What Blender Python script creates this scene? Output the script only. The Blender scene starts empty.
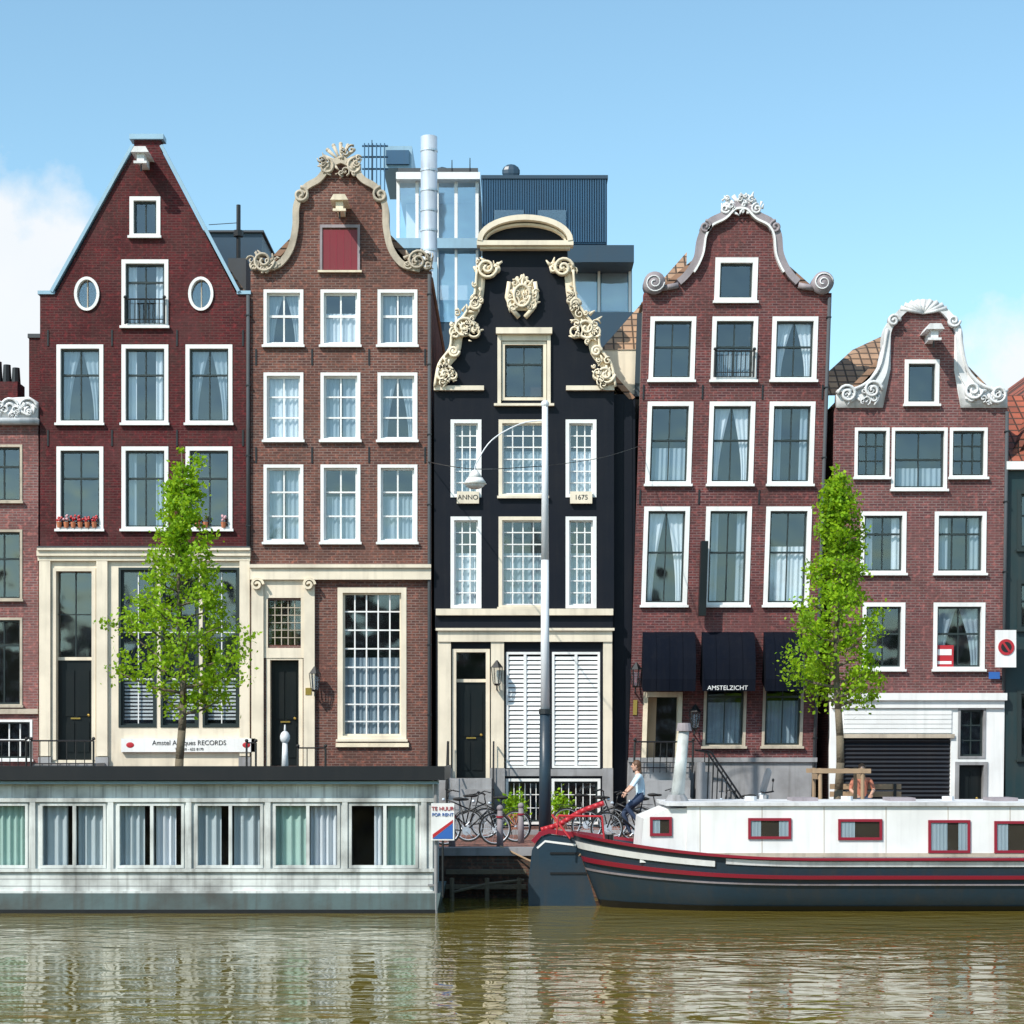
import bpy, bmesh, math, random
from mathutils import Vector, Matrix, noise
R=random.Random(7)
sc=bpy.context.scene
CAMD=50.0; CZ=3.0; F=2000.0; HOR=750.0
def PX(px,D=50.0): return (px-512)*D/F
def PZ(py,D=50.0): return CZ+(HOR-py)*D/F
# ---------------------------------------------------------------- materials
def nt(name):
    m=bpy.data.materials.new(name); m.use_nodes=True
    t=m.node_tree; b=t.nodes['Principled BSDF']; return m,t,b
def N(t,typ,**k):
    n=t.nodes.new(typ)
    for a,v in k.items(): setattr(n,a,v)
    return n
def L(t,a,b): t.links.new(a,b)
def mixc(t,a,b,fac,mode='MIX'):
    n=t.nodes.new('ShaderNodeMix'); n.data_type='RGBA'; n.blend_type=mode
    for s,v in ((0,fac),(6,a),(7,b)):
        if hasattr(v,'is_linked'): L(t,v,n.inputs[s])
        else: n.inputs[s].default_value=(v if s==0 else (v[0],v[1],v[2],1))
    return n.outputs[2]
def ramp(t,src,a,b,ca=0.0,cb=1.0):
    n=t.nodes.new('ShaderNodeMapRange'); n.inputs[1].default_value=a; n.inputs[2].default_value=b
    n.inputs[3].default_value=ca; n.inputs[4].default_value=cb; L(t,src,n.inputs[0]); return n.outputs[0]
def grime(t,co,col,amt=.35,streak=True):
    n1=N(t,'ShaderNodeTexNoise'); n1.inputs['Scale'].default_value=1.3; n1.inputs['Detail'].default_value=6
    L(t,co,n1.inputs['Vector'])
    f=ramp(t,n1.outputs[0],.42,.75,0,amt)
    c=mixc(t,col,(.05,.042,.035),f)
    if streak:
        mp=N(t,'ShaderNodeMapping'); mp.inputs['Scale'].default_value=(5,5,.35); L(t,co,mp.inputs[0])
        n2=N(t,'ShaderNodeTexNoise'); n2.inputs['Scale'].default_value=1.5; n2.inputs['Detail'].default_value=5
        L(t,mp.outputs[0],n2.inputs['Vector'])
        c=mixc(t,c,(.06,.05,.04),ramp(t,n2.outputs[0],.5,.8,0,amt*.9))
    return c
def paint(name,col,rough=.5,var=.2,metal=0,bump=.0,scale=6,streak=True,spec=.5):
    m,t,b=nt(name); tc=N(t,'ShaderNodeTexCoord'); co=tc.outputs['Object']
    c=grime(t,co,col,var,streak); b.inputs['Specular IOR Level'].default_value=spec
    L(t,c,b.inputs['Base Color']); b.inputs['Roughness'].default_value=rough; b.inputs['Metallic'].default_value=metal
    if bump>0:
        n=N(t,'ShaderNodeTexNoise'); n.inputs['Scale'].default_value=scale; n.inputs['Detail'].default_value=8; L(t,co,n.inputs['Vector'])
        bp=N(t,'ShaderNodeBump'); bp.inputs['Strength'].default_value=bump; bp.inputs['Distance'].default_value=.03
        L(t,n.outputs[0],bp.inputs['Height']); L(t,bp.outputs[0],b.inputs['Normal'])
    return m
def brick(name,c1,c2,mort,bw=.21,bh=.065,ms=.011,var=.4,axis='XZ'):
    m,t,b=nt(name); tc=N(t,'ShaderNodeTexCoord'); co=tc.outputs['Object']
    sp=N(t,'ShaderNodeSeparateXYZ'); L(t,co,sp.inputs[0]); cb=N(t,'ShaderNodeCombineXYZ')
    if axis=='XZ':
        ad=N(t,'ShaderNodeMath',operation='ADD'); L(t,sp.outputs[0],ad.inputs[0]); L(t,sp.outputs[1],ad.inputs[1])
        L(t,ad.outputs[0],cb.inputs[0]); L(t,sp.outputs[2],cb.inputs[1])
    else:
        L(t,sp.outputs[0],cb.inputs[0]); L(t,sp.outputs[1],cb.inputs[1])
    bt=N(t,'ShaderNodeTexBrick'); L(t,cb.outputs[0],bt.inputs['Vector'])
    bt.inputs['Scale'].default_value=1; bt.inputs['Brick Width'].default_value=bw; bt.inputs['Row Height'].default_value=bh
    bt.inputs['Mortar Size'].default_value=ms; bt.inputs['Bias'].default_value=0
    bt.inputs['Color1'].default_value=(*c1,1); bt.inputs['Color2'].default_value=(*c2,1); bt.inputs['Mortar'].default_value=(*mort,1)
    n=N(t,'ShaderNodeTexNoise'); n.inputs['Scale'].default_value=.9; n.inputs['Detail'].default_value=7; L(t,co,n.inputs['Vector'])
    c=mixc(t,bt.outputs[0],(c1[0]*.4,c1[1]*.4,c1[2]*.45),ramp(t,n.outputs[0],.4,.68,0,.7))
    n3=N(t,'ShaderNodeTexNoise'); n3.inputs['Scale'].default_value=9; n3.inputs['Detail'].default_value=5; L(t,co,n3.inputs['Vector'])
    c=mixc(t,c,(c1[0]*2.2,c1[1]*2.1,c1[2]*2.0),ramp(t,n3.outputs[0],.53,.74,0,.7))
    n4=N(t,'ShaderNodeTexNoise'); n4.inputs['Scale'].default_value=.45; n4.inputs['Detail'].default_value=8; n4.inputs['Roughness'].default_value=.7; L(t,co,n4.inputs['Vector'])
    c=mixc(t,c,(c1[0]*1.5+.05,c1[1]*1.6+.05,c1[2]*1.6+.05),ramp(t,n4.outputs[0],.54,.75,0,.55))
    c=grime(t,co,c,var*.8)
    L(t,c,b.inputs['Base Color']); b.inputs['Roughness'].default_value=.85; b.inputs['Specular IOR Level'].default_value=.25
    bp=N(t,'ShaderNodeBump'); bp.inputs['Strength'].default_value=.6; bp.inputs['Distance'].default_value=.012
    L(t,bt.outputs['Fac'],bp.inputs['Height']); bp.invert=True; L(t,bp.outputs[0],b.inputs['Normal'])
    return m
def tiles(name,c1,c2,ax=1):
    m,t,b=nt(name); tc=N(t,'ShaderNodeTexCoord'); co=tc.outputs['Object']
    sp=N(t,'ShaderNodeSeparateXYZ'); L(t,co,sp.inputs[0]); cb=N(t,'ShaderNodeCombineXYZ')
    L(t,sp.outputs[ax],cb.inputs[0]); L(t,sp.outputs[2],cb.inputs[1])
    bt=N(t,'ShaderNodeTexBrick'); L(t,cb.outputs[0],bt.inputs['Vector']); bt.offset=0
    bt.inputs['Scale'].default_value=1; bt.inputs['Brick Width'].default_value=.26; bt.inputs['Row Height'].default_value=.20
    bt.inputs['Mortar Size'].default_value=.035; bt.inputs['Mortar Smooth'].default_value=1
    bt.inputs['Color1'].default_value=(*c1,1); bt.inputs['Color2'].default_value=(*c2,1); bt.inputs['Mortar'].default_value=(.04,.025,.015,1)
    c=grime(t,co,bt.outputs[0],.4,False); L(t,c,b.inputs['Base Color']); b.inputs['Roughness'].default_value=.7
    bp=N(t,'ShaderNodeBump'); bp.inputs['Strength'].default_value=.8; bp.inputs['Distance'].default_value=.03; bp.invert=True
    L(t,bt.outputs['Fac'],bp.inputs['Height']); L(t,bp.outputs[0],b.inputs['Normal']); return m
def glassm(name,refl=.3,tint=(.9,.95,1),rough=.06,tr_=(.85,.9,.93)):
    m=bpy.data.materials.new(name); m.use_nodes=True; t=m.node_tree; t.nodes.clear()
    o=N(t,'ShaderNodeOutputMaterial'); tr=N(t,'ShaderNodeBsdfTransparent'); tr.inputs[0].default_value=(*tr_,1)
    gl=N(t,'ShaderNodeBsdfGlossy'); gl.inputs['Roughness'].default_value=rough; gl.inputs[0].default_value=(*tint,1)
    tc=N(t,'ShaderNodeTexCoord'); n=N(t,'ShaderNodeTexNoise'); n.inputs['Scale'].default_value=1.3; n.inputs['Detail'].default_value=1
    L(t,tc.outputs['Object'],n.inputs['Vector']); bp=N(t,'ShaderNodeBump'); bp.inputs['Strength'].default_value=.5; bp.inputs['Distance'].default_value=.04
    L(t,n.outputs[0],bp.inputs['Height']); L(t,bp.outputs[0],gl.inputs['Normal'])
    fr=N(t,'ShaderNodeLayerWeight'); fr.inputs[0].default_value=.15
    pw=N(t,'ShaderNodeMath',operation='MULTIPLY'); pw.inputs[1].default_value=.6; L(t,fr.outputs['Facing'],pw.inputs[0])
    ad=N(t,'ShaderNodeMath',operation='ADD'); ad.inputs[1].default_value=refl; ad.use_clamp=True; L(t,pw.outputs[0],ad.inputs[0])
    mx=N(t,'ShaderNodeMixShader'); L(t,ad.outputs[0],mx.inputs[0]); L(t,tr.outputs[0],mx.inputs[1]); L(t,gl.outputs[0],mx.inputs[2])
    L(t,mx.outputs[0],o.inputs[0]); return m
M={}
M['br1']=brick('brick_maroon',(.100,.013,.016),(.05,.008,.011),(.10,.04,.04))
M['br2']=brick('brick_brown',(.185,.072,.052),(.085,.036,.032),(.23,.16,.14))
M['br4']=brick('brick_purple',(.165,.046,.044),(.075,.026,.03),(.20,.12,.12))
M['br5']=brick('brick_mauve',(.20,.070,.066),(.10,.038,.042),(.23,.16,.155))
M['br0']=brick('brick_pink',(.27,.10,.09),(.16,.065,.065),(.27,.19,.18))
M['quay']=brick('brick_quay',(.13,.065,.045),(.07,.045,.035),(.09,.085,.07),var=.9)
M['pave']=brick('brick_paving',(.28,.12,.09),(.18,.085,.07),(.1,.08,.07),bw=.2,bh=.1,axis='XY')
M['black']=paint('black_facade_paint',(.003,.005,.011),.55,.08,bump=.05,spec=.22)
M['white']=paint('white_paint',(.80,.80,.79),.4,.16)
M['whitew']=paint('weathered_white_boards',(.68,.71,.69),.6,.7,bump=.2)
M['cream']=paint('cream_paint',(.77,.68,.54),.5,.25)
M['creamd']=paint('cream_stone',(.80,.69,.52),.7,.3,bump=.4)
M['stone']=paint('grey_stone',(.30,.30,.31),.8,.5,bump=.4)
M['orn']=paint('ornament_stone',(.50,.43,.34),.8,.5,bump=.5)
M['ornw']=paint('ornament_white',(.72,.72,.73),.6,.4,bump=.3)
M['ornp']=paint('ornament_purple_grey',(.30,.26,.28),.7,.4,bump=.4)
M['sash']=paint('dark_sash_paint',(.02,.03,.03),.35,.1)
M['door']=paint('dark_door_paint',(.006,.009,.010),.35,.1,spec=.3)
M['iron']=paint('black_iron',(.010,.011,.013),.4,.1)
M['curt']=paint('white_curtain',(.66,.70,.74),.9,.05,streak=False)
M['curtg']=paint('grey_curtain',(.32,.39,.44),.9,.1,streak=False)
M['curtb']=paint('boat_grey_curtain',(.44,.51,.54),.9,.1,streak=False)
M['curtt']=paint('teal_curtain',(.36,.52,.47),.9,.1,streak=False)
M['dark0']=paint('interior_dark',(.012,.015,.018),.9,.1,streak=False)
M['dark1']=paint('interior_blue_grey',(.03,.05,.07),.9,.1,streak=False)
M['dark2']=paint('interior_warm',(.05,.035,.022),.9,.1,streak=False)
M['redsh']=paint('red_shutter_paint',(.18,.008,.018),.5,.2)
M['red']=paint('red_paint',(.45,.02,.03),.4,.15)
M['darkred']=paint('dark_red_paint',(.26,.012,.03),.4,.15)
M['navy']=paint('navy_hull_paint',(.016,.038,.06),.4,.4,bump=.15)
M['bluec']=paint('blue_cladding',(.03,.10,.19),.45,.15)
M['blued']=paint('dark_blue_cladding',(.025,.055,.09),.4,.15)
M['bluel']=paint('light_blue_panel',(.28,.44,.56),.4,.15)
M['shut']=paint('roller_shutter_paint',(.014,.018,.026),.5,.2)
M['steel']=paint('galvanised_steel',(.60,.67,.74),.4,.25,metal=.4)
M['pole']=paint('pole_paint',(.72,.74,.78),.4,.2)
M['roofg']=paint('roofing_grey',(.06,.07,.08),.8,.3)
M['tile']=tiles('roof_tiles_brown',(.36,.20,.12),(.22,.12,.075))
M['tilef']=tiles('roof_tiles_tan',(.46,.29,.18),(.30,.18,.11),0)
M['tiler']=tiles('roof_tiles_red',(.40,.11,.06),(.26,.07,.04),0)
M['bark']=paint('bark',(.15,.12,.08),.9,.4,bump=.8,scale=20)
M['wood']=paint('raw_wood',(.38,.26,.16),.8,.3,bump=.3)
M['hull']=paint('hull_concrete',(.09,.135,.14),.7,.75,bump=.3)
M['skin']=paint('skin',(.55,.32,.23),.5,.03,streak=False)
M['hair']=paint('hair_brown',(.10,.045,.02),.6,.1,streak=False)
M['shirt']=paint('light_blue_shirt',(.55,.70,.80),.9,.05,streak=False)
M['jeans']=paint('dark_jeans',(.03,.05,.10),.9,.1,streak=False)
M['shoe']=paint('shoe_leather',(.03,.02,.02),.5,.1,streak=False)
M['orange']=paint('orange_shirt',(.45,.16,.10),.9,.1,streak=False)
M['terra']=paint('terracotta',(.45,.15,.07),.8,.2)
M['rubber']=paint('rubber',(.015,.015,.015),.8,.1)
M['yell']=paint('brass',(.6,.4,.1),.3,.1,metal=.8)
M['bluesign']=paint('blue_sign_paint',(.03,.12,.4),.4,.05)
M['cloth']=paint('awning_cloth',(.003,.005,.011),.9,.05,spec=.1)
M['grass']=paint('ground_earth',(.10,.10,.07),.9,.3,streak=False)
M['flow']=paint('pink_blossom',(.6,.35,.38),.9,.1,streak=False)
M['glass']=glassm('window_glass',.12)
M['glassb']=glassm('office_glass',.35,(.75,.9,1))
M['glassl']=glassm('boat_glass',.05,tr_=(.95,.97,.98))
# ---------------------------------------------------------------- mesh builder
class MB:
    def __init__(s): s.v=[];s.f=[]
    def add(s,vs,fs):
        o=len(s.v); s.v+= [tuple(v) for v in vs]; s.f+=[tuple(i+o for i in f) for f in fs]
    def box(s,x0,x1,y0,y1,z0,z1):
        s.add([(x0,y0,z0),(x1,y0,z0),(x1,y1,z0),(x0,y1,z0),(x0,y0,z1),(x1,y0,z1),(x1,y1,z1),(x0,y1,z1)],
              [(0,3,2,1),(4,5,6,7),(0,1,5,4),(1,2,6,5),(2,3,7,6),(3,0,4,7)])
    def quad(s,a,b,c,d): s.add([a,b,c,d],[(0,1,2,3)])
    def prism(s,pts,y0,y1):
        n=len(pts)
        s.add([(x,y0,z) for x,z in pts]+[(x,y1,z) for x,z in pts],
              [tuple(range(n)),tuple(range(2*n-1,n-1,-1))]+[(i,i+n,(i+1)%n+n,(i+1)%n) for i in range(n)])
    def ribbon(s,pts,w,y0,y1,off=0,w1=None):
        n=len(pts); vs=[]
        for i,(x,z) in enumerate(pts):
            a=pts[max(0,i-1)]; b=pts[min(n-1,i+1)]
            d=Vector((b[0]-a[0],b[1]-a[1])); d=d.normalized() if d.length>1e-9 else Vector((1,0))
            nx,nz=-d.y,d.x
            ww=w if w1 is None else w+(w1-w)*i/(n-1)
            for k in (-.5,.5):
                for y in (y0,y1):
                    vs.append((x+nx*(k*ww+off),y,z+nz*(k*ww+off)))
        fs=[]
        for i in range(n-1):
            o=4*i; fs+=[(o,o+4,o+6,o+2),(o+1,o+3,o+7,o+5),(o,o+1,o+5,o+4),(o+2,o+6,o+7,o+3)]
        fs+=[(0,2,3,1),(4*n-4,4*n-3,4*n-1,4*n-2)]
        s.add(vs,fs)
    def cyl(s,p0,p1,r0,r1=None,n=8,cap=True):
        r1=r0 if r1 is None else r1
        p0=Vector(p0);p1=Vector(p1); d=(p1-p0)
        if d.length<1e-6: return
        d.normalize(); u=d.orthogonal().normalized(); w=d.cross(u)
        vs=[]
        for p,r in ((p0,r0),(p1,r1)):
            for i in range(n):
                a=2*math.pi*i/n; vs.append(p+u*(math.cos(a)*r)+w*(math.sin(a)*r))
        fs=[(i,(i+1)%n,(i+1)%n+n,i+n) for i in range(n)]
        if cap: fs+=[tuple(range(n-1,-1,-1)),tuple(range(n,2*n))]
        s.add(vs,fs)
    def tube(s,pts,r,n=6):
        for a,b in zip(pts[:-1],pts[1:]): s.cyl(a,b,r,r,n)
    def ball(s,c,rx,ry=None,rz=None,nu=10,nv=7):
        ry=rx if ry is None else ry; rz=rx if rz is None else rz
        vs=[(c[0],c[1],c[2]-rz)]
        for j in range(1,nv):
            t=math.pi*j/nv-math.pi/2
            for i in range(nu):
                a=2*math.pi*i/nu; vs.append((c[0]+rx*math.cos(t)*math.cos(a),c[1]+ry*math.cos(t)*math.sin(a),c[2]+rz*math.sin(t)))
        vs.append((c[0],c[1],c[2]+rz)); fs=[]
        for i in range(nu): fs.append((0,1+(i+1)%nu,1+i))
        for j in range(nv-2):
            for i in range(nu):
                a=1+j*nu+i;b=1+j*nu+(i+1)%nu; fs.append((a,b,b+nu,a+nu))
        o=1+(nv-2)*nu
        for i in range(nu): fs.append((o+i,o+(i+1)%nu,len(vs)-1))
        s.add(vs,fs)
    def torus(s,c,R_,r,axis='Y',n=24,m=6):
        vs=[];fs=[]
        for i in range(n):
            a=2*math.pi*i/n
            for j in range(m):
                b=2*math.pi*j/m; rr=R_+r*math.cos(b); h=r*math.sin(b)
                p={'Y':(rr*math.cos(a),h,rr*math.sin(a)),'Z':(rr*math.cos(a),rr*math.sin(a),h),'X':(h,rr*math.cos(a),rr*math.sin(a))}[axis]
                vs.append((c[0]+p[0],c[1]+p[1],c[2]+p[2]))
        for i in range(n):
            for j in range(m):
                fs.append((i*m+j,((i+1)%n)*m+j,((i+1)%n)*m+(j+1)%m,i*m+(j+1)%m))
        s.add(vs,fs)
def smooth(pts,k=6):
    out=[];n=len(pts)
    for i in range(n-1):
        p0=pts[max(0,i-1)];p1=pts[i];p2=pts[i+1];p3=pts[min(n-1,i+2)]
        for j in range(k):
            t=j/k
            out.append(tuple(.5*((2*p1[c])+(-p0[c]+p2[c])*t+(2*p0[c]-5*p1[c]+4*p2[c]-p3[c])*t*t+(-p0[c]+3*p1[c]-3*p2[c]+p3[c])*t**3) for c in range(len(p1))))
    out.append(tuple(pts[-1])); return out
def spiral(cx,cz,r,turns=1.6,start=0,dirn=1,n=26):
    return [(cx+r*(1-i/n*.85)*math.cos(start+dirn*turns*2*math.pi*i/n),cz+r*(1-i/n*.85)*math.sin(start+dirn*turns*2*math.pi*i/n)) for i in range(n+1)]
class Obj:
    """one real-world object: an Empty with named mesh parts"""
    def __init__(s,name,loc=(0,0,0),shear=0,z0=1.0,rot=0,scale=1):
        s.e=bpy.data.objects.new(name,None); sc.collection.objects.link(s.e)
        s.loc=Vector(loc); s.parts={}; s.shear=shear;s.z0=z0; s.rot=rot; s.scale=scale; s.holes=[]; s.walls=[]; s.local=False
    def g(s,part,mat,sm=False):
        k=(part,mat)
        if k not in s.parts: s.parts[k]=(MB(),sm)
        return s.parts[k][0]
    def addmesh(s,name,me,mat):
        if s.shear:
            for v in me.vertices: v.co.x+=s.shear*(v.co.z-s.z0)
        if not me.materials: me.materials.append(M[mat])
        o=bpy.data.objects.new(name,me); sc.collection.objects.link(o); o.parent=s.e
        if not s.local: o.matrix_parent_inverse=Matrix.Translation(-s.loc)
        return o
    def text(s,txt,x,y,z,size,mat,sx=1,ext=.004,align='CENTER'):
        cu=bpy.data.curves.new('lettering','FONT'); cu.body=txt; cu.size=size; cu.extrude=ext; cu.align_x=align; cu.align_y='CENTER'
        o=bpy.data.objects.new('lettering_tmp',cu); sc.collection.objects.link(o)
        dg=bpy.context.evaluated_depsgraph_get(); me=bpy.data.meshes.new_from_object(o.evaluated_get(dg))
        bpy.data.objects.remove(o)
        for v in me.vertices:
            a,b,c=v.co; v.co=(x+a*sx,y-c,z+b)
        me.materials.clear(); me.materials.append(M[mat]); return s.addmesh('lettering',me,mat)
    def wall(s,name,outline,mat,y0=0,th=.3):
        s.walls.append((name,outline,mat,y0,th))
    def build_walls(s):
        def inside(p,poly):
            c=False;j=len(poly)-1
            for i in range(len(poly)):
                if (poly[i][1]>p[1])!=(poly[j][1]>p[1]) and p[0]<(poly[j][0]-poly[i][0])*(p[1]-poly[i][1])/(poly[j][1]-poly[i][1])+poly[i][0]: c=not c
                j=i
            return c
        for name,ol,mat,y0,th in s.walls:
            cu=bpy.data.curves.new(name,'CURVE'); cu.dimensions='2D'; cu.fill_mode='BOTH'; cu.extrude=th/2
            loops=[ol]+[h for h in s.holes if inside((sum(p[0] for p in h)/len(h),sum(p[1] for p in h)/len(h)),ol)]
            for lp in loops:
                sp=cu.splines.new('POLY'); sp.points.add(len(lp)-1)
                for i,p in enumerate(lp): sp.points[i].co=(p[0],p[1],0,1)
                sp.use_cyclic_u=True
            o=bpy.data.objects.new('tmp',cu); sc.collection.objects.link(o)
            dg=bpy.context.evaluated_depsgraph_get(); me=bpy.data.meshes.new_from_object(o.evaluated_get(dg)); bpy.data.objects.remove(o)
            for v in me.vertices:
                a,b,c=v.co; v.co=(a,y0+th/2+c,b)
            bm=bmesh.new(); bm.from_mesh(me); bmesh.ops.remove_doubles(bm,verts=bm.verts,dist=1e-5); bmesh.ops.recalc_face_normals(bm,faces=bm.faces); bm.to_mesh(me); bm.free()
            me.materials.clear(); s.addmesh(name,me,mat)
    def done(s):
        s.build_walls()
        s.e.location=s.loc; s.e.rotation_euler=(0,0,s.rot); s.e.scale=(s.scale,)*3
        for (name,mat),(mb,sm) in s.parts.items():
            if not mb.v: continue
            me=bpy.data.meshes.new(name); me.from_pydata(mb.v,[],mb.f); me.materials.append(M[mat])
            bm=bmesh.new(); bm.from_mesh(me); bmesh.ops.recalc_face_normals(bm,faces=bm.faces); bm.to_mesh(me); bm.free()
            if sm: me.shade_smooth()
            s.addmesh(name,me,mat)
        return s.e
# ---------------------------------------------------------------- house components (facade drawn at 40 units per metre)
def rect(x0,x1,y0,y1): return [(PX(x0),PZ(y1)),(PX(x1),PZ(y1)),(PX(x1),PZ(y0)),(PX(x0),PZ(y0))]
def P(pts): return [(PX(x),PZ(y)) for x,y in pts]
def curtain(mb,X0,X1,Z0,Z1,y,amp=.02,per=.13):
    n=max(6,int((X1-X0)/.022)); ph=R.random()*6
    vs=[];fs=[]
    for i in range(n+1):
        x=X0+(X1-X0)*i/n; a=y+amp*math.sin(x/per*6.28+ph+math.sin(x*7)*1.0)
        vs+=[(x,a,Z0),(x,a,Z1)]
    for i in range(n): fs.append((2*i,2*i+2,2*i+3,2*i+1))
    mb.add(vs,fs)
def window(H,x0,x1,y0,y1,cols=2,rows=(.36,),cas='white',sash='sash',mun=None,cur='auto',cw=.09,sill=True,sw=.045,mw=.03,yo=0,back=.9,glass='glass',cm=None):
    X0,X1,Z0,Z1=PX(x0),PX(x1),PZ(y1),PZ(y0); H.holes.append([(X0,Z0),(X1,Z0),(X1,Z1),(X0,Z1)])
    mun=mun or sash
    c=H.g('window_casings',cas); ya,yb=yo-.02,yo+.19
    c.box(X0-.01,X1+.01,ya,yb,Z1-cw,Z1+.01); c.box(X0-.01,X1+.01,ya,yb,Z0-.01,Z0+cw*.9)
    c.box(X0-.01,X0+cw,ya,yb,Z0+cw*.9,Z1-cw); c.box(X1-cw,X1+.01,ya,yb,Z0+cw*.9,Z1-cw)
    if sill: c.box(X0-.045,X1+.045,yo-.10,yo-.021,Z0-.04,Z0+.02)
    a0,a1,b0,b1=X0+cw,X1-cw,Z0+cw*.9,Z1-cw
    yo_=yo; yo=yo+.06
    s=H.g('window_sashes',sash)
    s.box(a0,a1,yo+.04,yo+.1,b1-sw,b1); s.box(a0,a1,yo+.04,yo+.1,b0,b0+sw)
    s.box(a0,a0+sw,yo+.04,yo+.1,b0+sw,b1-sw); s.box(a1-sw,a1,yo+.04,yo+.1,b0+sw,b1-sw)
    m=H.g('window_glazing_bars',mun)
    for i in range(1,cols):
        x=a0+(a1-a0)*i/cols; m.box(x-mw/2,x+mw/2,yo+.052,yo+.086,b0+sw,b1-sw)
    for r in rows:
        z=b1-(b1-b0)*r; w=mw if len(rows)>1 else mw*1.6
        m.box(a0+sw,a1-sw,yo+.047,yo+.083,z-w/2,z+w/2)
    H.g('window_glass',glass).quad((a0,yo+.09,b0),(a1,yo+.09,b0),(a1,yo+.09,b1),(a0,yo+.09,b1))
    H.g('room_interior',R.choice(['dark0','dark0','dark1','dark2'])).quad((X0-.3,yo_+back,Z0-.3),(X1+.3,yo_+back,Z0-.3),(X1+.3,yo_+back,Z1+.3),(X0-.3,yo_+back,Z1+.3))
    if cur=='auto': cur=R.choice(['sides','half','tie','none','none','tie'])
    k=H.g('curtains',cm or R.choice(['curt','curtg','curtg'])); w=a1-a0;h=b1-b0
    yc=yo+.15
    if cur=='full': curtain(k,a0,a1,b0,b1,yc)
    elif cur=='fullgap': curtain(k,a0,a0+w*.44,b0,b1,yc); curtain(k,a1-w*.44,a1,b0,b1,yc)
    elif cur=='sides': curtain(k,a0,a0+w*.25,b0,b1,yc); curtain(k,a1-w*.25,a1,b0,b1,yc)
    elif cur=='half': curtain(k,a0,a1,b0,b0+h*R.uniform(.35,.55),yc)
    elif cur=='low': curtain(k,a0,a1,b0,b0+h*.62,yc)
    elif cur=='tie':
        for sg,ax in ((1,a0),(-1,a1)):
            n=10
            vs=[];fs=[]
            for j in range(n+1):
                t=j/n; ww=w*(.48-.3*math.sin(t*math.pi*.5)); z=b1-h*t
                for q in range(7): vs.append((ax+sg*ww*q/6,yc+.015*(-1)**q,z))
            for j in range(n):
                for q in range(6): o=j*7+q; fs.append((o,o+1,o+8,o+7))
            k.add(vs,fs)
def door(H,x0,x1,ydt,y1,ytop=None,mat='door',frame='cream',rec=.22,tcols=2,trows=()):
    X0,X1,Z0,Zd=PX(x0),PX(x1),PZ(y1),PZ(ydt); Zt=PZ(ytop) if ytop else Zd+.08
    H.holes.append([(X0,Z0),(X1,Z0),(X1,Zt),(X0,Zt)])
    f=H.g('door_frame',frame)
    f.box(X0-.02,X0+.08,-.03,.28,Z0,Zt); f.box(X1-.08,X1+.02,-.03,.28,Z0,Zt); f.box(X0+.08,X1-.08,-.027,.28,Zt-.08,Zt)
    d=H.g('door_leaf',mat); d.box(X0+.08,X1-.08,rec,rec+.06,Z0,Zd)
    w=X1-X0-.16
    for (u0,u1) in ((.12,.46),(.54,.88)):
        for v0,v1 in ((.08,.38),(.44,.9)):
            za,zb=Z0+(Zd-Z0)*v0,Z0+(Zd-Z0)*v1
            d.box(X0+.08+w*u0,X0+.08+w*u1,rec-.025,rec-.002,za,zb)
    H.g('door_furniture','yell').ball((X1-.2,rec-.05,Z0+(Zd-Z0)*.45),.035)
    H.g('door_furniture','yell').box((X0+X1)/2-.12,(X0+X1)/2+.12,rec-.04,rec-.027,Z0+(Zd-Z0)*.41,Z0+(Zd-Z0)*.425)
    if ytop:
        f.box(X0+.08,X1-.08,rec-.05,rec+.06,Zd,Zd+.08)
        H.g('transom_glass','glass').quad((X0+.08,rec+.02,Zd+.08),(X1-.08,rec+.02,Zd+.08),(X1-.08,rec+.02,Zt-.08),(X0+.08,rec+.02,Zt-.08))
        m=H.g('transom_bars','sash')
        for i in range(1,tcols): x=X0+.08+w*i/tcols; m.box(x-.015,x+.015,rec-.01,rec+.015,Zd+.08,Zt-.08)
        for r in trows: z=Zt-.08-(Zt-Zd-.16)*r; m.box(X0+.08,X1-.08,rec-.013,rec+.012,z-.015,z+.015)
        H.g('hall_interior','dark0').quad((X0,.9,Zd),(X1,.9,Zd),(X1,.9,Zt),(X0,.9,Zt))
def body(H,x0,x1,ysh,ypk,side='br2',roof='tile',depth=12,ridge=None):
    X0,X1,Zs,Zr=PX(x0)+.03,PX(x1)-.03,PZ(ysh),PZ(ypk); Xc=(X0+X1)/2 if ridge is None else PX(ridge)
    b=H.g('side_and_rear_walls',side)
    b.box(X0,X0+.2,.302,depth,1,Zs-.05); b.box(X1-.2,X1,.302,depth,1,Zs-.05)
    b.prism([(X0+.2,1),(X1-.2,1),(X1-.2,Zs-.05),(Xc,Zr-.2),(X0+.2,Zs-.05)],depth-.2,depth-.003)
    r=H.g('roof',roof)
    r.ribbon([(X0-.02,Zs-.05),(Xc,Zr)],.14,.303,depth+.1); r.ribbon([(Xc,Zr-.002),(X1+.02,Zs-.05)],.14,.304,depth+.098)
    H.g('party_lining','dark0').prism([(X0+.22,1.0),(X1-.22,1),(X1-.22,Zs-.2),(X0+.22,Zs-.2)],1.3,1.35)
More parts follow.
